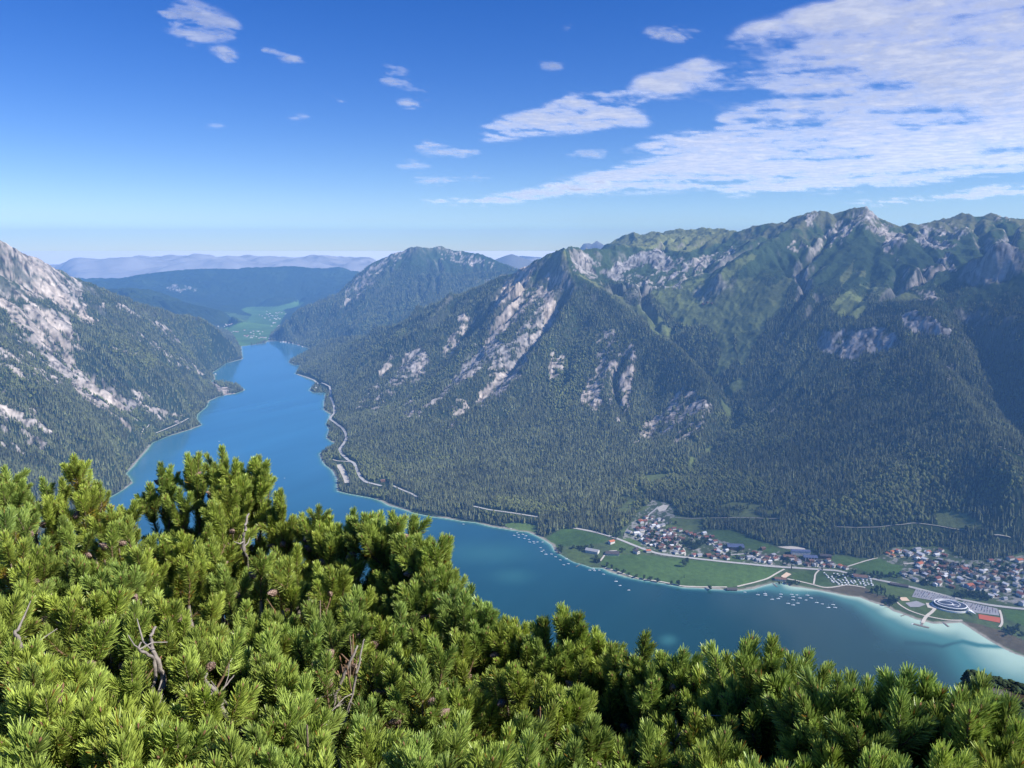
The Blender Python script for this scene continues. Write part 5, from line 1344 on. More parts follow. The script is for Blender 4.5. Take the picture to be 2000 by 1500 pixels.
def car_proto(col, nm):
    rt = root_at('parked_car', 0, 0, 0)
    m = MB(); m.poly([(-2.2, -.9, .35), (2.2, -.9, .35), (2.2, .9, .35), (-2.2, .9, .35), (-2.2, -.88, .95), (2.15, -.85, .85), (2.15, .85, .85), (-2.2, .88, .95)], [(3, 2, 1, 0), (4, 5, 6, 7), (0, 1, 5, 4), (1, 2, 6, 5), (2, 3, 7, 6), (3, 0, 4, 7)])
    m.build('body', simple_mat(nm + ' car paint', col, .35, .5, .05, 1), rt)
    m = MB(); m.poly([(-1.9, -.8, .93), (1.0, -.8, .88), (1.0, .8, .88), (-1.9, .8, .93), (-1.5, -.65, 1.5), (.2, -.65, 1.5), (.2, .65, 1.5), (-1.5, .65, 1.5)], [(4, 5, 6, 7), (0, 1, 5, 4), (1, 2, 6, 5), (2, 3, 7, 6), (3, 0, 4, 7)])
    m.build('cabin', M_GLASS, rt)
    return [rt, False]
CARS = {n: car_proto(c, n) for n, c in (('white', (.75, .75, .75)), ('silver', (.45, .46, .48)), ('black', (.02, .02, .025)), ('red', (.4, .03, .03)), ('blue', (.04, .08, .25)))}
def car(x, y, z, rz, place, group):
    n = hr_.choice(('white', 'white', 'silver', 'black', 'black', 'blue', 'red', 'silver'))
    p = CARS[n]
    if p[1]: o = copy_tree(p[0])
    else: o = p[0]; p[1] = True
    o.location = (x, y, z); o.rotation_euler = (0, 0, rz)
    tag(o, '%s car parked %s' % (n, place), 'car', group)
def lot(a, b_, c, d, rows, per, place, group):
    A, B_, C_, D_ = [np.array(hit(*p)) for p in (a, b_, c, d)]
    rz = math.atan2((B_ - A)[1], (B_ - A)[0]) + 1.57
    for r in range(rows):
        for i in range(per):
            if hr_.random() < .25: continue
            u, v_ = (i + .5) / per, (r + .5) / rows
            P = (A * (1 - u) + B_ * u) * (1 - v_) + (D_ * (1 - u) + C_ * u) * v_
            car(P[0], P[1], float(height(P[:1], P[1:2])[0]) + .85, rz + hr_.choice((0, 3.14)), place, group)
lot((1791,1151), (1868,1169), (1856,1178), (1783,1165), 6, 16, 'in the car park left of the oval building', 'cars left of the oval building')
lot((1884,1176), (1946,1189), (1948,1202), (1874,1185), 5, 13, 'in the car park right of the oval building', 'cars right of the oval building')
def caravan_proto():
    rt = root_at('caravan', 0, 0, 0)
    m = MB(); m.poly([(-3.4, -1.2, .6), (3.4, -1.2, .6), (3.4, 1.2, .6), (-3.4, 1.2, .6), (-3.1, -1.15, 2.9), (3.2, -1.15, 2.9), (3.2, 1.15, 2.9), (-3.1, 1.15, 2.9)], [(3, 2, 1, 0), (4, 5, 6, 7), (0, 1, 5, 4), (1, 2, 6, 5), (2, 3, 7, 6), (3, 0, 4, 7)]); m.build('body', M_HULL, rt)
    m = MB(); m.box(-2, 2, -3.4, -1.22, 2.2, 2.35); m.build('awning', M_DECK, rt)
    return rt
CV = caravan_proto(); first = True
for r in range(8):
    for i in range(11):
        if hr_.random() < .22: continue
        u, v_ = (i + .5) / 11, (r + .5) / 8
        px = (1604 + (1702 - 1604) * u) * (1 - v_) + (1628 + (1708 - 1628) * u) * v_ + hr_.uniform(-1, 1)
        py = (1118 + (1126 - 1118) * u) * (1 - v_) + (1143 + (1146 - 1143) * u) * v_ + hr_.uniform(-.5, .5)
        x, y, z = hit(px, py)
        o = CV if first else copy_tree(CV); first = False
        o.location = (x, y, z + .2); o.rotation_euler = (0, 0, hr_.choice((.5, .5 + 1.57, .4, 2.1))); o.scale = (hr_.uniform(.8, 1.1),) * 3
        tag(o, 'white caravan in the campsite behind the reeds', 'caravan', 'caravans of the campsite')
# ------------------------------------------------------------------ single trees of the plain
def leaf_cloud(n, cfun, size, seed, colr):
    g = np.random.default_rng(seed)
    V_ = np.zeros((n, 4, 3)); C_ = np.zeros((n, 4, 3))
    for i in range(n):
        p = cfun(g)
        d = g.normal(0, 1, 3); d /= np.linalg.norm(d); u = np.cross(d, g.normal(0, 1, 3)); u /= np.linalg.norm(u); w = np.cross(d, u); s_ = size * g.uniform(.6, 1.4)
        V_[i] = [p - u * s_ - w * s_, p + u * s_ - w * s_, p + u * s_ + w * s_, p - u * s_ + w * s_]
        C_[i] = np.array(colr) * g.uniform(.5, 1.5)
    return V_.reshape(-1, 3), np.arange(n * 4).reshape(-1, 4), C_.reshape(-1, 3)
def tree_proto(kind):
    rt = root_at('spruce_tree' if kind == 'spruce' else 'broadleaf_tree', 0, 0, 0)
    if kind == 'spruce':
        def f(g):
            t = g.random() ** .7; a = g.uniform(0, 6.28); r = (1 - t) * 3.4 * g.uniform(.3, 1) * (.75 + .25 * math.sin(t * 40))
            return np.array([r * math.cos(a), r * math.sin(a), 2 + t * 18])
        v, q_, c_ = leaf_cloud(900, f, .55, 1, (.028, .048, .022))
        H = 19
    else:
        hs_ = 1.0 if kind == 'round' else 1.35
        g0 = np.random.default_rng(3 if kind == 'round' else 6)
        blobs = [(g0.normal(0, 2.2, 3) * np.array([1, 1, .8 * hs_]) + np.array([0, 0, 8 * hs_]), g0.uniform(1.8, 3.2)) for _ in range(9)]
        def f(g):
            b0, r0 = blobs[g.integers(9)]; d = g.normal(0, 1, 3); d /= np.linalg.norm(d)
            return b0 + d * r0 * g.uniform(.7, 1.05)
        v, q_, c_ = leaf_cloud(1000, f, .5, 2, (.055, .085, .026))
        H = 8 * hs_
    mesh_np('crown', v, q_, M_FOREST, False, {'leaf': ('FLOAT_COLOR', c_)}, rt)
    m = MB(); n = 7
    P = [(r * math.cos(6.283 * i / n), r * math.sin(6.283 * i / n), z) for r, z in ((.5, -1), (.34, 2), (.22, H * .6), (.05, H * .95)) for i in range(n)]
    m.poly(P, [(j * n + i, j * n + (i + 1) % n, (j + 1) * n + (i + 1) % n, (j + 1) * n + i) for j in range(3) for i in range(n)])
    if kind != 'spruce':
        for a in range(4):
            c, s_ = math.cos(a * 1.57), math.sin(a * 1.57)
            m.poly([(c * .15 - s_ * .12, s_ * .15 + c * .12, 3.5), (c * .15 + s_ * .12, s_ * .15 - c * .12, 3.5), (c * 2.6, s_ * 2.6, 7.5), (c * .15, s_ * .15, 3.9)], [(0, 1, 2), (1, 3, 2), (3, 0, 2)])
    m.build('trunk', M_TIMBER, rt)
    return [rt, False]
TP = {kk: tree_proto(kk) for kk in ('spruce', 'round', 'tall')}
def tree(px, py, kind, label, group, sc=1.0):
    x, y, z = hit(px, py)
    p = TP[kind]
    if p[1]: o = copy_tree(p[0])
    else: o = p[0]; p[1] = True
    o.location = (x, y, z); o.rotation_euler = (0, 0, hr_.uniform(0, 6.28)); o.scale = (sc * hr_.uniform(.85, 1.15), sc * hr_.uniform(.85, 1.15), sc * hr_.uniform(.85, 1.15))
    tag(o, label, 'tree', group)
tree(1335, 1107, 'tall', 'big lone leafy tree standing in the large lakeside meadow', None, 1.55)
tree(1341, 1100, 'tall', 'second big tree leaning close to the lone meadow tree', None, 1.2)
tree(1336, 1129, 'spruce', 'tiny dark tree in the middle of the large lakeside meadow', None, .6)
tree(1215, 1079, 'round', 'round dark tree right of the flat barn', None, 1.3)
tree(1387, 1150, 'round', 'round lone tree on the shore path left of the boathouse', None, 1.25)
for a, b_ in [(1186,1107),(1195,1111),(1205,1115),(1217,1120),(1228,1123),(1243,1128),(1258,1131),(1270,1133),(1284,1136),(1312,1141),(1324,1143)]:
    tree(a, b_, hr_.choice(('round', 'tall')), 'leafy tree of the shore row along the large meadow', 'trees of the shore row', hr_.uniform(.8, 1.15))
for a, b_, n, w_, h_, kinds, lb in ((1096,1076,9,9,6,('round','tall','spruce'),'dark tree in the clump at the left shore lawn'),(1165,1097,10,8,7,('spruce','tall'),'dark tree in the clump between guesthouse and big meadow'),
    (1140,1072,16,26,3,('round','tall'),'tree in the hedge line above the guesthouse lawn'),(1205,1048,14,12,8,('spruce','tall'),'tree beside the lone forest foot house'),(1356,1066,42,28,12,('spruce','tall','round'),'tree of the dark grove amid the villages'),
    (1270,1048,16,28,20,('round','tall'),'garden tree among houses of the first village'),(1310,1062,10,18,12,('round','tall'),'garden tree in the right half of the first village'),(1430,1085,10,50,8,('round','tall'),'garden tree between the villages'),(1560,1100,12,40,8,('round','tall','spruce'),'tree beside the hotel'),
    (1740,1178,22,14,10,('spruce','tall'),'dark tree of the shore grove between reeds and beach lawn'),(1715,1155,14,16,9,('spruce','tall'),'dark tree at the campsite end of the shore grove'),(1720,1128,16,50,5,('round','tall'),'tree of the hedge along the main road'),
    (1900,1165,34,30,7,('round','tall','spruce'),'tree of the dark belt below the second village'),(1810,1140,14,12,6,('round','tall','spruce'),'tree of the small wood left below the second village'),(1850,1115,44,80,22,('round','tall','spruce'),'garden tree among houses of the second village'),(1960,1120,20,26,22,('round','tall','spruce'),'garden tree at the right end of the second village'),
    (1545,1140,8,16,3,('round',),'small tree by the little bay'),(1975,1235,14,28,10,('round','tall'),'tree of the hedge through the right reed bed'),(1650,1125,8,40,10,('tall','round'),'tree between the caravans')):
    for _ in range(n):
        tree(a + hr_.gauss(0, w_ * .5), b_ + hr_.gauss(0, h_ * .5), hr_.choice(kinds), lb, lb.split(' ', 1)[0] + ' trees: ' + ' '.join(lb.split()[-4:]), hr_.uniform(.6, 1.1))
# ------------------------------------------------------------------ the viewer's own hillside
def hill_z(x, y):
    r = np.hypot(x, y); a = np.degrees(np.arctan2(x, y))
    rl = np.interp(a, [-60, -25, -10, 0, 10, 25, 60], [5.6, 5.3, 4.6, 3.4, 2.6, 2.2, 2.2])
    z = -1.85 - .14 * r - np.clip(r - rl, 0, None) * .98 * sstep(0, 3, r - rl)
    z = z + np.clip(r / 60, 0, 1) * 14 * (ridged(x / 90, y / 90, 4, 701) - .6) * sstep(20, 120, r)
    rib = np.interp(r, [0, 3, 60, 100, 150, 230, 300, 1050], [-1.9, -2.3, -48, -77, -99, -113, -192, -1090])
    w = sstep(27.5, 33.5, a + 4 * (fbm(x / 60, y / 60, 3, 711) - .5))
    rib = rib + 7 * (fbm(x / 25, y / 25, 3, 721) - .5) * np.clip(r / 100, 0, 1)
    z = z * (1 - w) + np.maximum(z, rib) * w
    back = sstep(75, 110, np.abs(a))
    return z * (1 - back) + (-1.85 - .02 * r) * back
hA, hN = 260, 190
ha = np.radians(np.linspace(-180, 180, hA)); hr = np.geomspace(.25, 1000, hN)
AA, RR2 = np.meshgrid(ha, hr)
far_ = np.abs(np.degrees(AA)) > 80
RR3 = np.where(far_, np.minimum(RR2, 110 + RR2 * 0.001), RR2)
hx, hy = (np.sin(AA) * RR3).ravel(), (np.cos(AA) * RR3).ravel()
hzv = hill_z(hx, hy)
ii = (np.arange(hN - 1)[:, None] * hA + np.arange(hA - 1)[None, :]).ravel()
q = np.stack([ii, ii + 1, ii + hA + 1, ii + hA], 1)
n_a = fbm(hx / 3, hy / 3, 4, 731); n_b = fbm(hx / 12, hy / 12, 4, 741)
hc = np.array([.040, .030, .018])[None, :] * (.6 + .8 * n_a[:, None])
hrk = (sstep(.62, .7, n_b) * (np.hypot(hx, hy) > 40))[:, None]
hc = hc * (1 - hrk) + np.array([.26, .25, .24])[None, :] * hrk
hill = mesh_np('ground', np.stack([hx, hy, hzv], 1), q, M_GROUND, True, {'cover': ('FLOAT_COLOR', hc)})
tag(hill, 'steep brown hillside under the mountain pines', None, None, 'structure')
# scrub on the shoulder below, to the right
srng = np.random.default_rng(77)
n = 26000
a_ = np.radians(srng.uniform(25, 46, n)); r_ = np.sqrt(srng.uniform(70 ** 2, 300 ** 2, n))
sx, sy = np.sin(a_) * r_, np.cos(a_) * r_
ok = fbm(sx / 14, sy / 14, 3, 751) > .40
sx, sy = sx[ok], sy[ok]; n = len(sx); szv = hill_z(sx, sy)
rad = srng.uniform(.3, .85, n)
v = _ico_v[None] * np.stack([rad, rad, rad * .75], 1)[:, None, :] * srng.uniform(.55, 1.35, (n, 12, 1))
v = v + np.stack([sx, sy, szv + rad * .45], 1)[:, None, :]
F = (np.arange(n)[:, None, None] * 12 + np.array(_ico_f)[None]).reshape(-1, 3)
cc = np.array([.026, .042, .018])[None, :] * srng.uniform(.4, 1.7, (n, 1))
o = mesh_np('undergrowth', v.reshape(-1, 3), F, M_FOREST, False, {'leaf': ('FLOAT_COLOR', np.repeat(cc, 12, 0))})
tag(o, 'dark dwarf pine scrub on the near shoulder above the lake', None, None, 'stuff')

# ------------------------------------------------------------------ mountain pines in front of the viewer
k = NT('pine needles')
at = k.n('ShaderNodeAttribute', attribute_name='leaf')
pb = k.n('ShaderNodeBsdfPrincipled'); k.l(at.outputs['Color'], pb.inputs['Base Color'])
pb.inputs['Roughness'].default_value = .38; pb.inputs['Specular IOR Level'].default_value = .45
tl = k.n('ShaderNodeBsdfTranslucent'); k.l(at.outputs['Color'], tl.inputs[0])
ms = k.n('ShaderNodeMixShader'); ms.inputs[0].default_value = .22
k.l(pb.outputs[0], ms.inputs[1]); k.l(tl.outputs[0], ms.inputs[2]); k.l(ms.outputs[0], k.out.inputs[0])
M_NEEDLE = k.m
k = NT('pine bark')
at = k.n('ShaderNodeAttribute', attribute_name='bark')
tc = k.n('ShaderNodeTexCoord')
nz = k.n('ShaderNodeTexNoise'); nz.inputs['Scale'].default_value = 60; nz.inputs['Detail'].default_value = 5; nz.inputs['Roughness'].default_value = .7
k.l(tc.outputs['Object'], nz.inputs['Vector'])
mul = k.n('ShaderNodeVectorMath', operation='SCALE'); k.l(at.outputs['Color'], mul.inputs[0])
k.l(k.math('MULTIPLY_ADD', nz.outputs[0], 1.6, .15), mul.inputs['Scale'])
b = k.bsdf(mul.outputs[0], .85, .15)
bp = k.n('ShaderNodeBump'); bp.inputs['Strength'].default_value = .7; bp.inputs['Distance'].default_value = .004
k.l(nz.outputs[0], bp.inputs['Height']); k.l(bp.outputs[0], b.inputs['Normal'])
M_BARK = k.m
k = NT('cone scales')
tc = k.n('ShaderNodeTexCoord')
vo = k.n('ShaderNodeTexVoronoi'); vo.inputs['Scale'].default_value = 170
k.l(tc.outputs['Object'], vo.inputs['Vector'])
rp = k.n('ShaderNodeValToRGB')
rp.color_ramp.elements[0].color = (.44, .33, .27, 1); rp.color_ramp.elements[1].color = (.17, .11, .085, 1); rp.color_ramp.elements[1].position = .6
k.l(vo.outputs['Distance'], rp.inputs[0])
b = k.bsdf(rp.outputs[0], .6, .3)
bp = k.n('ShaderNodeBump'); bp.inputs['Strength'].default_value = 1; bp.inputs['Distance'].default_value = .004; bp.invert = True
k.l(vo.outputs['Distance'], bp.inputs['Height']); k.l(bp.outputs[0], b.inputs['Normal'])
M_CONE = k.m

prng = np.random.default_rng(5)
def needle_proto(seed, N, L=.115, tip=True, nl=.043, spread_=1.0):
    """one year's shoot: needles in a bottle brush round +Z; verts (N*6,3), along-shoot tone (N*6,)"""
    g = np.random.default_rng(seed)
    t = np.sort(g.random(N)) ** (.75 if tip else 1)
    az_ = np.arange(N) * 2.39996 + g.normal(0, .25, N)
    th = np.radians((54 - 26 * t ** 2.5 if tip else 54 - 6 * t) * spread_ + g.normal(0, 8, N))
    ln_ = nl * g.uniform(.78, 1.15, N) * (1.04 - .34 * t ** 2.5 if tip else 1)
    rad = np.stack([np.cos(az_), np.sin(az_), np.zeros(N)], 1); zz = np.array([0, 0, 1.])[None]
    d0 = rad * np.sin(th)[:, None] + zz * np.cos(th)[:, None]
    th2 = th * .72
    d1 = rad * np.sin(th2)[:, None] + zz * np.cos(th2)[:, None]
    p0 = rad * .0022 + zz * (t * L)[:, None]
    p1 = p0 + d0 * (ln_ * .55)[:, None]; p2 = p1 + d1 * (ln_ * .45)[:, None]
    rv = g.normal(0, 1, (N, 3))
    wv = np.cross(d0, rv); wv /= np.linalg.norm(wv, axis=1)[:, None]
    w = .00125
    V_ = np.stack([p0 - wv * w, p0 + wv * w, p1 - wv * w, p1 + wv * w, p2 - wv * w * .4, p2 + wv * w * .4], 1).reshape(-1, 3)
    tn = np.stack([np.full(N, .0), np.full(N, .0), np.full(N, .6), np.full(N, .6), np.full(N, 1.), np.full(N, 1.)], 1) + 0 * t[:, None]
    jit = np.repeat(g.uniform(.8, 1.2, N), 6)
    return V_, tn.reshape(-1), jit, np.repeat(t, 6)
NP_TIP = [needle_proto(100 + i, 270, .118, True, .038) for i in range(5)]
NP_OLD = [needle_proto(200 + i, 150, .12, False, .041) for i in range(5)]
def frame_of(d):
    d = np.asarray(d, float); d = d / np.linalg.norm(d)
    up = np.array([0, 0, 1.]) if abs(d[2]) < .95 else np.array([1., 0, 0])
    u = np.cross(up, d); u /= np.linalg.norm(u); w = np.cross(d, u)
    return np.stack([u, w, d], 1)
GAPS = [(305, 1325, 2.2, 34), (420, 1345, 2.1, 26), (685, 1300, 2.2, 36), (452, 1075, 3.2, 26), (545, 1180, 2.8, 16), (585, 1465, 1.9, 22), (1335, 1430, 1.9, 24),
        (925, 1320, 2.5, 18), (230, 1170, 2.7, 16), (130, 1390, 2.0, 22), (1040, 1425, 1.9, 20), (770, 1420, 1.9, 24), (1255, 1400, 2.0, 18), (640, 1210, 2.6, 18)]
class Bush:
    def __init__(s): s.nv = []; s.nc = []; s.bv = []; s.bf = []; s.bc = []; s.nb = 0; s.cones = []; s.free = False
    def shoot(s, p, d, sc, tip, tone, hue):
        if not s.free:
            m = p + d * .06 * sc
            qx, qy = to_px(m[0], m[1], m[2]); dist = math.hypot(m[0], m[1])
            for gx_, gy_, gd, gr in GAPS:
                if dist < gd + .25 and (qx - gx_) ** 2 + (qy - gy_) ** 2 < (gr * 1.0) ** 2: return False
        V_, tn, jit, t = (NP_TIP if tip else NP_OLD)[prng.integers(5)]
        a = prng.uniform(0, 6.283); R0 = np.array([[math.cos(a), -math.sin(a), 0], [math.sin(a), math.cos(a), 0], [0, 0, 1]])
        M = frame_of(d) @ R0
        s.nv.append((V_ * sc) @ M.T + p)
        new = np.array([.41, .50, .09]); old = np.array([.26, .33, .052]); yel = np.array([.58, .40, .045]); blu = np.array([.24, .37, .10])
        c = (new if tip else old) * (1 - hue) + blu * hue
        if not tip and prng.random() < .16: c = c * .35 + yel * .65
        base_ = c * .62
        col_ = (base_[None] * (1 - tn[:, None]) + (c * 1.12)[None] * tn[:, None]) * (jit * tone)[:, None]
        dead = (prng.random(len(jit) // 6) < (.015 if tip else .09)).repeat(6)
        col_[dead] = np.array([.33, .17, .03]) * .9
        s.nc.append(col_)
        return True
    def tube(s, pts, rads, col, k=6):
        pts = np.asarray(pts, float); n = len(pts)
        t = np.gradient(pts, axis=0)
        base_i = s.nb
        for i in range(n):
            M = frame_of(t[i] + 1e-9)
            an = np.arange(k) * (6.2832 / k)
            s.bv.append(pts[i] + rads[i] * (np.cos(an)[:, None] * M[:, 0] + np.sin(an)[:, None] * M[:, 1]))
            s.bc.append(np.tile(col, (k, 1)))
        for i in range(n - 1):
            for j in range(k):
                s.bf.append((base_i + i * k + j, base_i + i * k + (j + 1) % k, base_i + (i + 1) * k + (j + 1) % k, base_i + (i + 1) * k + j))
        s.nb += n * k
    def bud(s, p, d):
        M = frame_of(d)
        if prng.random() < .55: s.tube([p, p + d * .005, p + d * .010, p + d * .014], [.002, .0032, .0024, .0005], np.array([.22, .12, .07]), 5)
    def grow(s, p, d, n, lvl, sc, hue, goal=None):
        """a branch of n yearly shoots"""
        p = np.array(p, float); d = np.array(d, float) / np.linalg.norm(d)
        path = [p.copy()]
        for i in range(n):
            last = i == n - 1
            L = (.118 if last else .112) * sc * prng.uniform(.85, 1.12)
            up = np.array([0, 0, .48 if lvl else .15])
            d = d + up + prng.normal(0, .06, 3); d /= np.linalg.norm(d)
            if goal is not None:                                         # a leader keeps to its place
                v = goal - p; r_ = float(np.linalg.norm(v)); d = v / max(r_, 1e-6) + (prng.normal(0, .10, 3) if not last else 0); d /= np.linalg.norm(d)
                L = r_ / (n - i)
            age = n - 1 - i
            if age <= 2 or prng.random() < .5:
                s.shoot(p, d, sc * L / .115 / sc, last or age == 1 and prng.random() < .55, prng.uniform(.75, 1.2) * (1.0 if age == 0 else .9), hue)
            p = p + d * L
            path.append(p.copy())
            if not last:
                m = int(prng.integers(2, 5)) if lvl == 0 else (int(prng.integers(1, 3)) if lvl == 1 else 0)
                a0 = prng.uniform(0, 6.283); M = frame_of(d)
                for j in range(m):
                    a = a0 + j * 6.283 / max(m, 1) + prng.normal(0, .3)
                    th = math.radians(prng.uniform(28, 52))
                    dd = M[:, 2] * math.cos(th) + (M[:, 0] * math.cos(a) + M[:, 1] * math.sin(a)) * math.sin(th)
                    nn = min(age, 3 if lvl == 0 else 2) - (1 if prng.random() < .30 else 0)
                    if nn >= 1 and lvl < 2: s.grow(p, dd, nn, lvl + 1, sc * prng.uniform(.85, 1.0), hue + prng.normal(0, .06))
                if prng.random() < .45 and age <= 2 and lvl < 2:
                    th = prng.uniform(0, 6.283)
                    s.cones.append((p + (M[:, 0] * math.cos(th) + M[:, 1] * math.sin(th)) * .023 + d * .004, d * .5 + M[:, 0] * math.cos(th) + M[:, 1] * math.sin(th), prng.uniform(.8, 1.15)))
            else: s.bud(p, d)
        rad0 = .0022 + .0012 * n
        s.tube(path, np.linspace(rad0, .002, len(path)), np.array([.20, .13, .085]) if n < 3 else np.array([.22, .17, .13]), 5)
_cv = []; 
for i in range(7):
    t = i / 6; r = math.sin(math.pi * (.06 + .88 * t ** .8)) * .0125 * (1 - .25 * t)
    for j in range(9):
        a = 6.2832 * (j + .5 * (i % 2)) / 9; b_r = r * (1 + (.16 if j % 2 else -.08))
        _cv.append((b_r * math.cos(a), b_r * math.sin(a), (t - .3) * .036))
_cf = [(i * 9 + j, i * 9 + (j + 1) % 9, (i + 1) * 9 + (j + 1) % 9, (i + 1) * 9 + j) for i in range(6) for j in range(9)]
cone_mesh = None
def pine(label, tips, base_off, limbs=(), gap_free=False):
    """tips: (px, py, range m, yearly shoots) of the leaders; the first one is the highest"""
    global cone_mesh
    B = Bush(); B.free = gap_free
    P = [np.array(at_d(t[0], t[1], t[2] * (1 + .22 * max(0., min(1., (900 - t[0]) / 500)) * max(0., min(1., (1400 - t[1]) / 300))))) for t in tips]
    c = np.mean(P, axis=0); bx, by = c[0] + base_off[0], c[1] + base_off[1]
    bz = float(hill_z(np.array([bx]), np.array([by]))[0])
    root = np.array([bx, by, bz - .03])
    hue = prng.uniform(.0, .65)
    for t, tp in zip(tips, P):
        n = t[3]; sc = prng.uniform(.80, .96)
        horiz = tp - root; horiz[2] = 0
        lean = np.array([horiz[0] * .25, horiz[1] * .25, 1.]) + prng.normal(0, .07, 3)
        lean /= np.linalg.norm(lean)
        st = tp - lean * (.100 * n) - np.array([0, 0, .012 * n])
        # woody stem from the root, arching out and up into the leader
        q1 = root + (st - root) * .35 + horiz * .22; q1[2] = root[2] + (st[2] - root[2]) * .28
        q2 = st - lean * .16
        ts = np.linspace(0, 1, 9)[:, None]
        pts = (1 - ts) ** 3 * root + 3 * (1 - ts) ** 2 * ts * q1 + 3 * (1 - ts) * ts ** 2 * q2 + ts ** 3 * st
        pts[1:-1] += prng.normal(0, .008, (7, 3))
        B.tube(pts, np.linspace(.017, .0065, 9) * prng.uniform(.8, 1.2), np.array([.30, .26, .23]) * prng.uniform(.8, 1.25), 7)
        B.grow(st, lean, n, 0, sc, float(np.clip(hue + prng.normal(0, .1), 0, 1)), tp - np.array([0, 0, .022]))
        # side branches on the stem below the leader
        for fr in ((.48, .60, .72, .88) if base_off[1] > .11 else (.70, .88)):
            i = fr * 8; i0 = int(i); pp = pts[i0] * (1 - (i - i0)) + pts[min(i0 + 1, 8)] * (i - i0)
            for j in range(2):
                a = prng.uniform(0, 6.283)
                B.grow(pp, np.array([math.cos(a), math.sin(a), prng.uniform(.2, .7)]), 2, 1, sc * .95, hue)
        for j in range(3):                                           # dead twigs
            pp = pts[int(prng.integers(3, 7))]; a = prng.uniform(0, 6.283); dd = np.array([math.cos(a), math.sin(a), prng.uniform(-.1, .5)])
            B.tube([pp, pp + dd * .06 + prng.normal(0, .008, 3), pp + dd * .13 + prng.normal(0, .015, 3)], [.0032, .0022, .001], np.array([.34, .30, .27]), 4)
    for lm in limbs:                                                 # bare weathered limbs seen through the gaps
        pts = np.array([np.array(at_d(w[0], w[1], w[2] + .10)) for w in lm[1:]])
        low = pts[0] * .6 + root * .4; low[2] = pts[0][2] - .14
        pts = np.concatenate([[root], [low], pts, [pts[-1] + (pts[-1] - pts[-2]) * .2 + np.array([0, .03, 0])]])
        u = np.linspace(0, len(pts) - 1, 4 * len(pts)); i0 = np.clip(u.astype(int), 0, len(pts) - 2); f = (u - i0)[:, None]
        pts = pts[i0] * (1 - f) + pts[i0 + 1] * f
        for _ in range(2): pts[1:-1] = (pts[:-2] + 2 * pts[1:-1] + pts[2:]) / 4
        pts[1:-1] += prng.normal(0, lm[0] * .12, (len(pts) - 2, 3))
        B.tube(pts, np.linspace(lm[0] * .85, lm[0] * .25, len(pts)), np.array([.25, .22, .195]), 8)
        for j in range(2):
            pp = pts[int(prng.integers(len(pts) // 3, len(pts) - 3))]; dd = prng.normal(0, 1, 3); dd[2] = abs(dd[2]) * .5; dd /= np.linalg.norm(dd)
            B.tube([pp, pp + dd * .04, pp + dd * .085 + prng.normal(0, .012, 3)], [lm[0] * .3, lm[0] * .22, .0012], np.array([.28, .25, .22]), 5)
    rt = bpy.data.objects.new('mountain_pine', None); COL.objects.link(rt); rt.location = root; rt.empty_display_size = .1
    tag(rt, label, 'pine', 'mountain pines of the thicket')
    nv = np.concatenate(B.nv) - root; nn = len(nv) // 6
    k6 = np.arange(nn)[:, None] * 6
    qf = np.concatenate([k6 + np.array([[0, 1, 3, 2]]), k6 + np.array([[2, 3, 5, 4]])])
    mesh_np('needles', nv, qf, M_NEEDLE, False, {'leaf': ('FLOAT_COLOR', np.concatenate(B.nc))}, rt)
    mesh_np('branches', np.concatenate(B.bv) - root, np.array(B.bf), M_BARK, True, {'bark': ('FLOAT_COLOR', np.concatenate(B.bc))}, rt)
    if cone_mesh is None:
        co = mesh_np('pine_cone', _cv, _cf, M_CONE, True); cone_mesh = co.data
        bpy.data.objects.remove(co)
    vis = B.cones; prng.shuffle(vis)
    for p, d, sc in vis[:20]:
        co = bpy.data.objects.new('pine_cone', cone_mesh); COL.objects.link(co); co.parent = rt
        M = Matrix(frame_of(d).tolist()).to_4x4()
        co.matrix_local = Matrix.Translation(Vector((p - root).tolist())) @ M @ Matrix.Scale(1.25 * sc, 4)
    return nn
NN = 0
def sil(label, tips, off=(0, .12), limbs=()):
    global NN
    NN += pine(label, tips, off, limbs)
sil('mountain pine at the left edge with two upright tips against the dark slope', [(8,908,3.6,4),(-40,925,3.5,4),(45,940,3.6,3),(82,930,3.7,3),(20,985,3.4,3)])
sil('slim pine with a lone three forked top before the left shore', [(143,886,3.7,4),(192,938,3.65,3),(120,930,3.65,2),(165,950,3.5,3),(100,965,3.6,3)])
sil('low pine filling the dip where the lake shows through on the left', [(235,985,3.5,3),(215,985,3.4,3),(262,975,3.45,3),(180,1010,3.4,3)])
sil('pine with one narrow upright tip against the bright blue water', [(313,900,3.55,4),(330,915,3.5,3),(290,940,3.5,3),(368,905,3.55,3),(350,950,3.4,3)])
sil('tallest pine, a broad many tipped top standing against the blue lake', [(433,868,3.5,5),(388,880,3.5,4),(460,892,3.45,4),(497,890,3.5,5),(478,925,3.4,4),(415,915,3.4,4),(515,915,3.45,4),(440,950,3.3,4)], (0, .15),
    [(.014, (478,1085,3.3), (474,1060,3.3), (478,1035,3.28), (481,1012,3.3))])
sil('small pine with a single thumb shaped tip right of the tallest pine', [(548,952,3.4,4),(535,985,3.4,3),(570,1005,3.3,3),(590,1000,3.35,3)])
sil('pine with a blunt double tip between the thumb shaped one and the lake', [(622,984,3.2,4),(600,1010,3.2,3),(645,1005,3.2,3),(662,1020,3.1,3)])
sil('pine with paired tall candles at the step of the thicket', [(690,990,3.15,4),(712,1000,3.1,4),(735,1015,3.1,3),(675,1025,3.1,3)])
sil('pointed slender pine with a sharp top over the teal water', [(765,996,3.1,5),(752,1025,3.1,3),(785,1040,3.0,4),(800,1080,2.95,3)])
sil('leaning dense pine tower at the bend of the thicket edge', [(846,1053,2.9,5),(825,1068,2.9,4),(838,1110,2.8,4),(862,1100,2.85,4),(815,1120,2.8,4)])
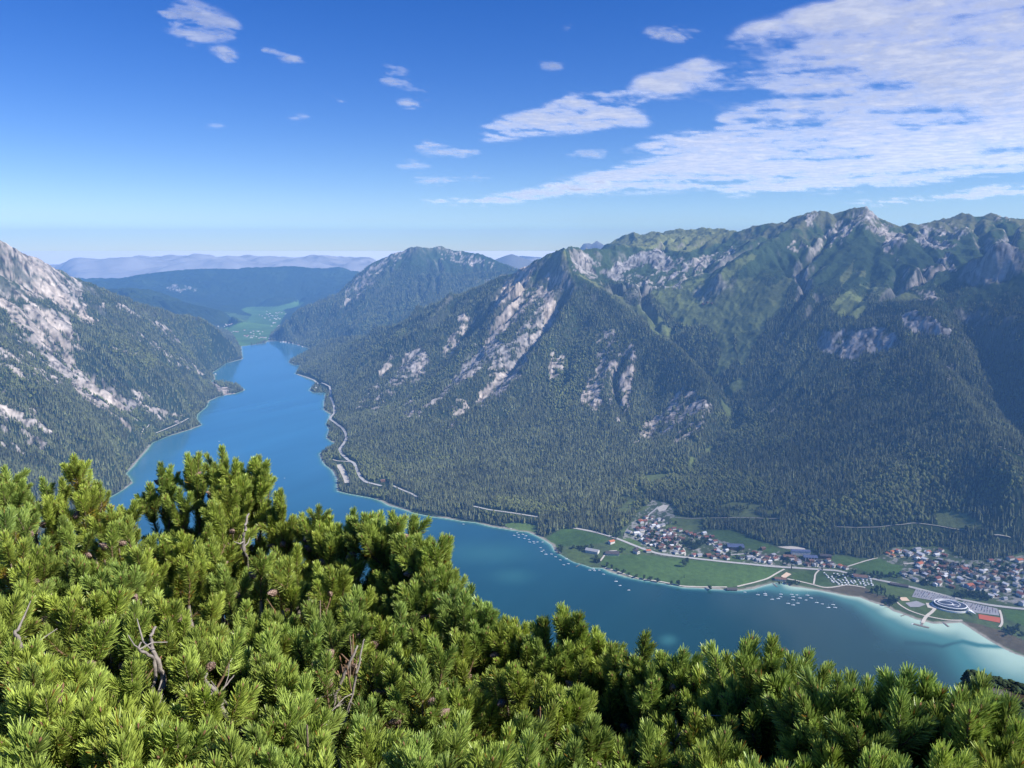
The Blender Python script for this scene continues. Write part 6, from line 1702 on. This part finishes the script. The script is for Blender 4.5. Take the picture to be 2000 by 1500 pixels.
sil('round headed pine below the leaning tower beside open water', [(888,1143,2.75,4),(908,1150,2.7,4),(932,1165,2.7,3),(955,1185,2.7,3),(925,1210,2.6,3)])
sil('low pine with two short cone bearing tips in the notch', [(975,1212,2.6,3),(1002,1218,2.6,4),(1015,1240,2.55,3),(1030,1262,2.5,3)])
sil('cone laden pine with a tall central spike over the calm teal water', [(1096,1177,2.55,5),(1065,1202,2.55,4),(1128,1202,2.55,4),(1140,1228,2.5,3),(1050,1245,2.5,3),(1110,1250,2.45,4)])
sil('thin pine spike beside the cone laden one', [(1169,1235,2.5,4),(1185,1265,2.45,3),(1150,1270,2.45,3),(1195,1290,2.4,3)])
sil('pine with one thick lone spike below the pale spot in the water', [(1262,1230,2.3,5),(1225,1275,2.3,3),(1240,1290,2.3,3),(1290,1272,2.25,3),(1215,1315,2.3,3)])
sil('pine with a double hump of tips right of the thick spike', [(1335,1263,2.2,4),(1365,1290,2.2,3),(1315,1280,2.2,3),(1350,1310,2.15,3)])
sil('low bushy pine in the gap before the twin tipped tower', [(1405,1302,2.1,4),(1425,1318,2.1,3),(1385,1330,2.1,3),(1440,1340,2.05,3)])
sil('twin tipped pine tower with fat cones standing over the bay', [(1470,1238,1.95,5),(1508,1240,1.93,5),(1545,1275,1.9,4),(1490,1290,1.9,4),(1530,1310,1.85,4)])
sil('stout single pine shoot with long needles near the bay', [(1637,1312,1.7,5),(1668,1335,1.7,3),(1605,1352,1.7,3),(1692,1348,1.75,3),(1640,1390,1.65,3)])
sil('broad flat topped pine of several thick shoots before the shallows', [(1778,1300,1.75,5),(1740,1312,1.75,3),(1808,1310,1.75,4),(1840,1335,1.75,3),(1760,1345,1.65,4),(1870,1350,1.7,3)])
sil('pine at the right edge standing before the dark shoulder', [(1945,1350,1.7,5),(1975,1355,1.7,4),(1915,1365,1.65,3),(1990,1400,1.65,3),(1895,1375,1.6,3)], (0, .1),
    [(.011, (1832,1510,1.6), (1829,1475,1.6), (1826,1440,1.6), (1822,1415,1.58))])
# the inside of the thicket, row by row towards the viewer
ROWS = [
 (3.0, 'back row of the thicket', [(45,1035,'beneath the left edge pine'),(130,1050,'below the lone three forked top'),(225,1050,'below the dip where the lake shows'),(315,1045,'below the narrow upright tip'),(395,1040,'below the tallest pine, its left half'),(570,1075,'below the thumb shaped tip'),(650,1085,'below the blunt double tip'),(735,1110,'below the paired candles'),(800,1165,'below the pointed slender pine')], 3),
 (2.55, 'second row of the thicket', [(0,1110,'at the left edge'),(95,1120,'with cones at its tips'),(185,1125,'beside a bare grey twig'),(280,1120,'in a hollow'),(370,1125,'left of the bare trunk gap'),(480,1140,'right under the bare trunk gap'),(590,1165,'full and light green'),(690,1180,'with dense short shoots'),(780,1215,'darker than its neighbours'),(860,1240,'below the leaning tower'),(960,1290,'below the notch')], 3),
 (2.15, 'third row of the thicket', [(-20,1210,'at the left edge'),(75,1215,'with spreading side shoots'),(170,1225,'left of the curved limb'),(250,1235,'above the curved limb'),(370,1225,'with a tall pale shoot'),(470,1240,'in bright sun'),(560,1265,'left of the bleached twigs'),(650,1250,'above the bleached twigs'),(740,1280,'right of the bleached twigs'),(840,1310,'with dim inner shoots'),(935,1350,'below a pale rock'),(1050,1315,'below the cone laden pine'),(1150,1365,'below the thin spike'),(1250,1375,'below the thick lone spike')], 3),
 (1.8, 'fourth row of the thicket', [(10,1310,'at the left edge'),(110,1320,'with bluish shoots'),(215,1335,'left of the big curved limb'),(375,1320,'right of the big curved limb'),(490,1335,'beside the short white limb'),(590,1360,'below the bleached twigs'),(700,1375,'with reddish buds'),(810,1385,'half in shade'),(915,1405,'with many small shoots'),(1030,1395,'left of two large shoots'),(1140,1400,'with two large upright shoots'),(1250,1410,'above a forked white limb'),(1360,1425,'dense and dark'),(1460,1440,'below the twin tower'),(1560,1460,'left of the stout shoot')], 3),
 (1.5, 'front row of the thicket', [(-10,1420,'in the left corner'),(90,1430,'with a dark hollow behind'),(200,1450,'in front of the big curved limb'),(310,1440,'with forked shoots'),(430,1435,'in front of the short white limb'),(540,1455,'left of a bundle of bare twigs'),(650,1460,'right of a bundle of bare twigs'),(760,1470,'with long pale needles'),(880,1480,'low at the frame edge'),(1000,1465,'with two fat cones'),(1120,1480,'bright and bushy'),(1230,1475,'left of the forked white limb'),(1340,1490,'under the forked white limb'),(1440,1465,'with a single tall shoot'),(1550,1480,'below the stout shoot'),(1650,1478,'right under the stout shoot'),(1740,1480,'below the flat topped pine'),(1850,1485,'beside the white stem'),(1950,1490,'in the right corner')], 3),
]
LIMBS = {(215,1335): [(.013, (300,1385,1.95), (318,1345,1.98), (318,1318,2.0), (308,1290,2.0), (296,1262,2.02), (294,1240,2.02)), (.008, (308,1292,2.0), (285,1275,1.97), (268,1268,1.95))],
         (490,1335): [(.012, (432,1385,1.85), (428,1360,1.87), (412,1340,1.88), (398,1330,1.9)), (.005, (425,1355,1.87), (445,1335,1.9))],
         (590,1360): [(.007, (688,1360,2.0), (697,1315,2.0), (706,1268,2.02)), (.010, (650,1375,2.05), (668,1325,2.05), (690,1280,2.05))],
         (540,1455): [(.005, (556,1492,1.6), (580,1468,1.6), (598,1445,1.62))],
         (1250,1410): [(.008, (1290,1478,1.65), (1312,1485,1.66), (1325,1490,1.66), (1340,1500,1.66)), (.009, (1315,1445,1.7), (1335,1430,1.72), (1352,1418,1.75)), (.006, (1335,1490,1.66), (1345,1465,1.68))],
         (110,1320): [(.011, (100,1470,1.75), (118,1435,1.78), (135,1400,1.8)), (.011, (45,1272,2.2), (35,1248,2.2), (28,1235,2.2))],
         (700,1375): [(.012, (655,1480,1.7), (640,1440,1.75), (635,1415,1.78))]}
row_rng = np.random.default_rng(12)
for d, rn, items, n in ROWS:
    for (x, y, where) in items:
        tips = []
        m = 4
        for j in range(m):
            ox = row_rng.uniform(-1, 1) * 95 / d * 1.5; oy = row_rng.uniform(-80 if x < 850 else -28, 85) * 2.2 / d
            tips.append((x + ox, y + oy - 12, d * (1 - oy * .0011) + row_rng.uniform(-.08, .08), n if row_rng.random() < .7 else n - 1))
        NN += pine('mountain pine %s, in the %s' % (where, rn), tips, (0, .1), LIMBS.get((x, y), ()))
# ------------------------------------------------------------------ haze: the air of the valley
hv = [(x, y, z) for z in (LAKE - 70, 405) for (x, y) in ((-17500, -120), (17500, -120), (17500, 17800), (-17500, 17800))]
hf = [(3, 2, 1, 0), (4, 5, 6, 7), (0, 1, 5, 4), (1, 2, 6, 5), (2, 3, 7, 6), (3, 0, 4, 7)]
k = NT('haze air')
pv = k.n('ShaderNodeVolumePrincipled')
pv.inputs['Color'].default_value = (.23, .52, 1.0, 1)
pv.inputs['Density'].default_value = HAZE
pv.inputs['Anisotropy'].default_value = 0.0
k.l(pv.outputs[0], k.out.inputs['Volume'])
hz = mesh_np('haze', hv, hf, k.m, False)
tag(hz, 'thin blue summer haze filling the valley', None, None, 'stuff')
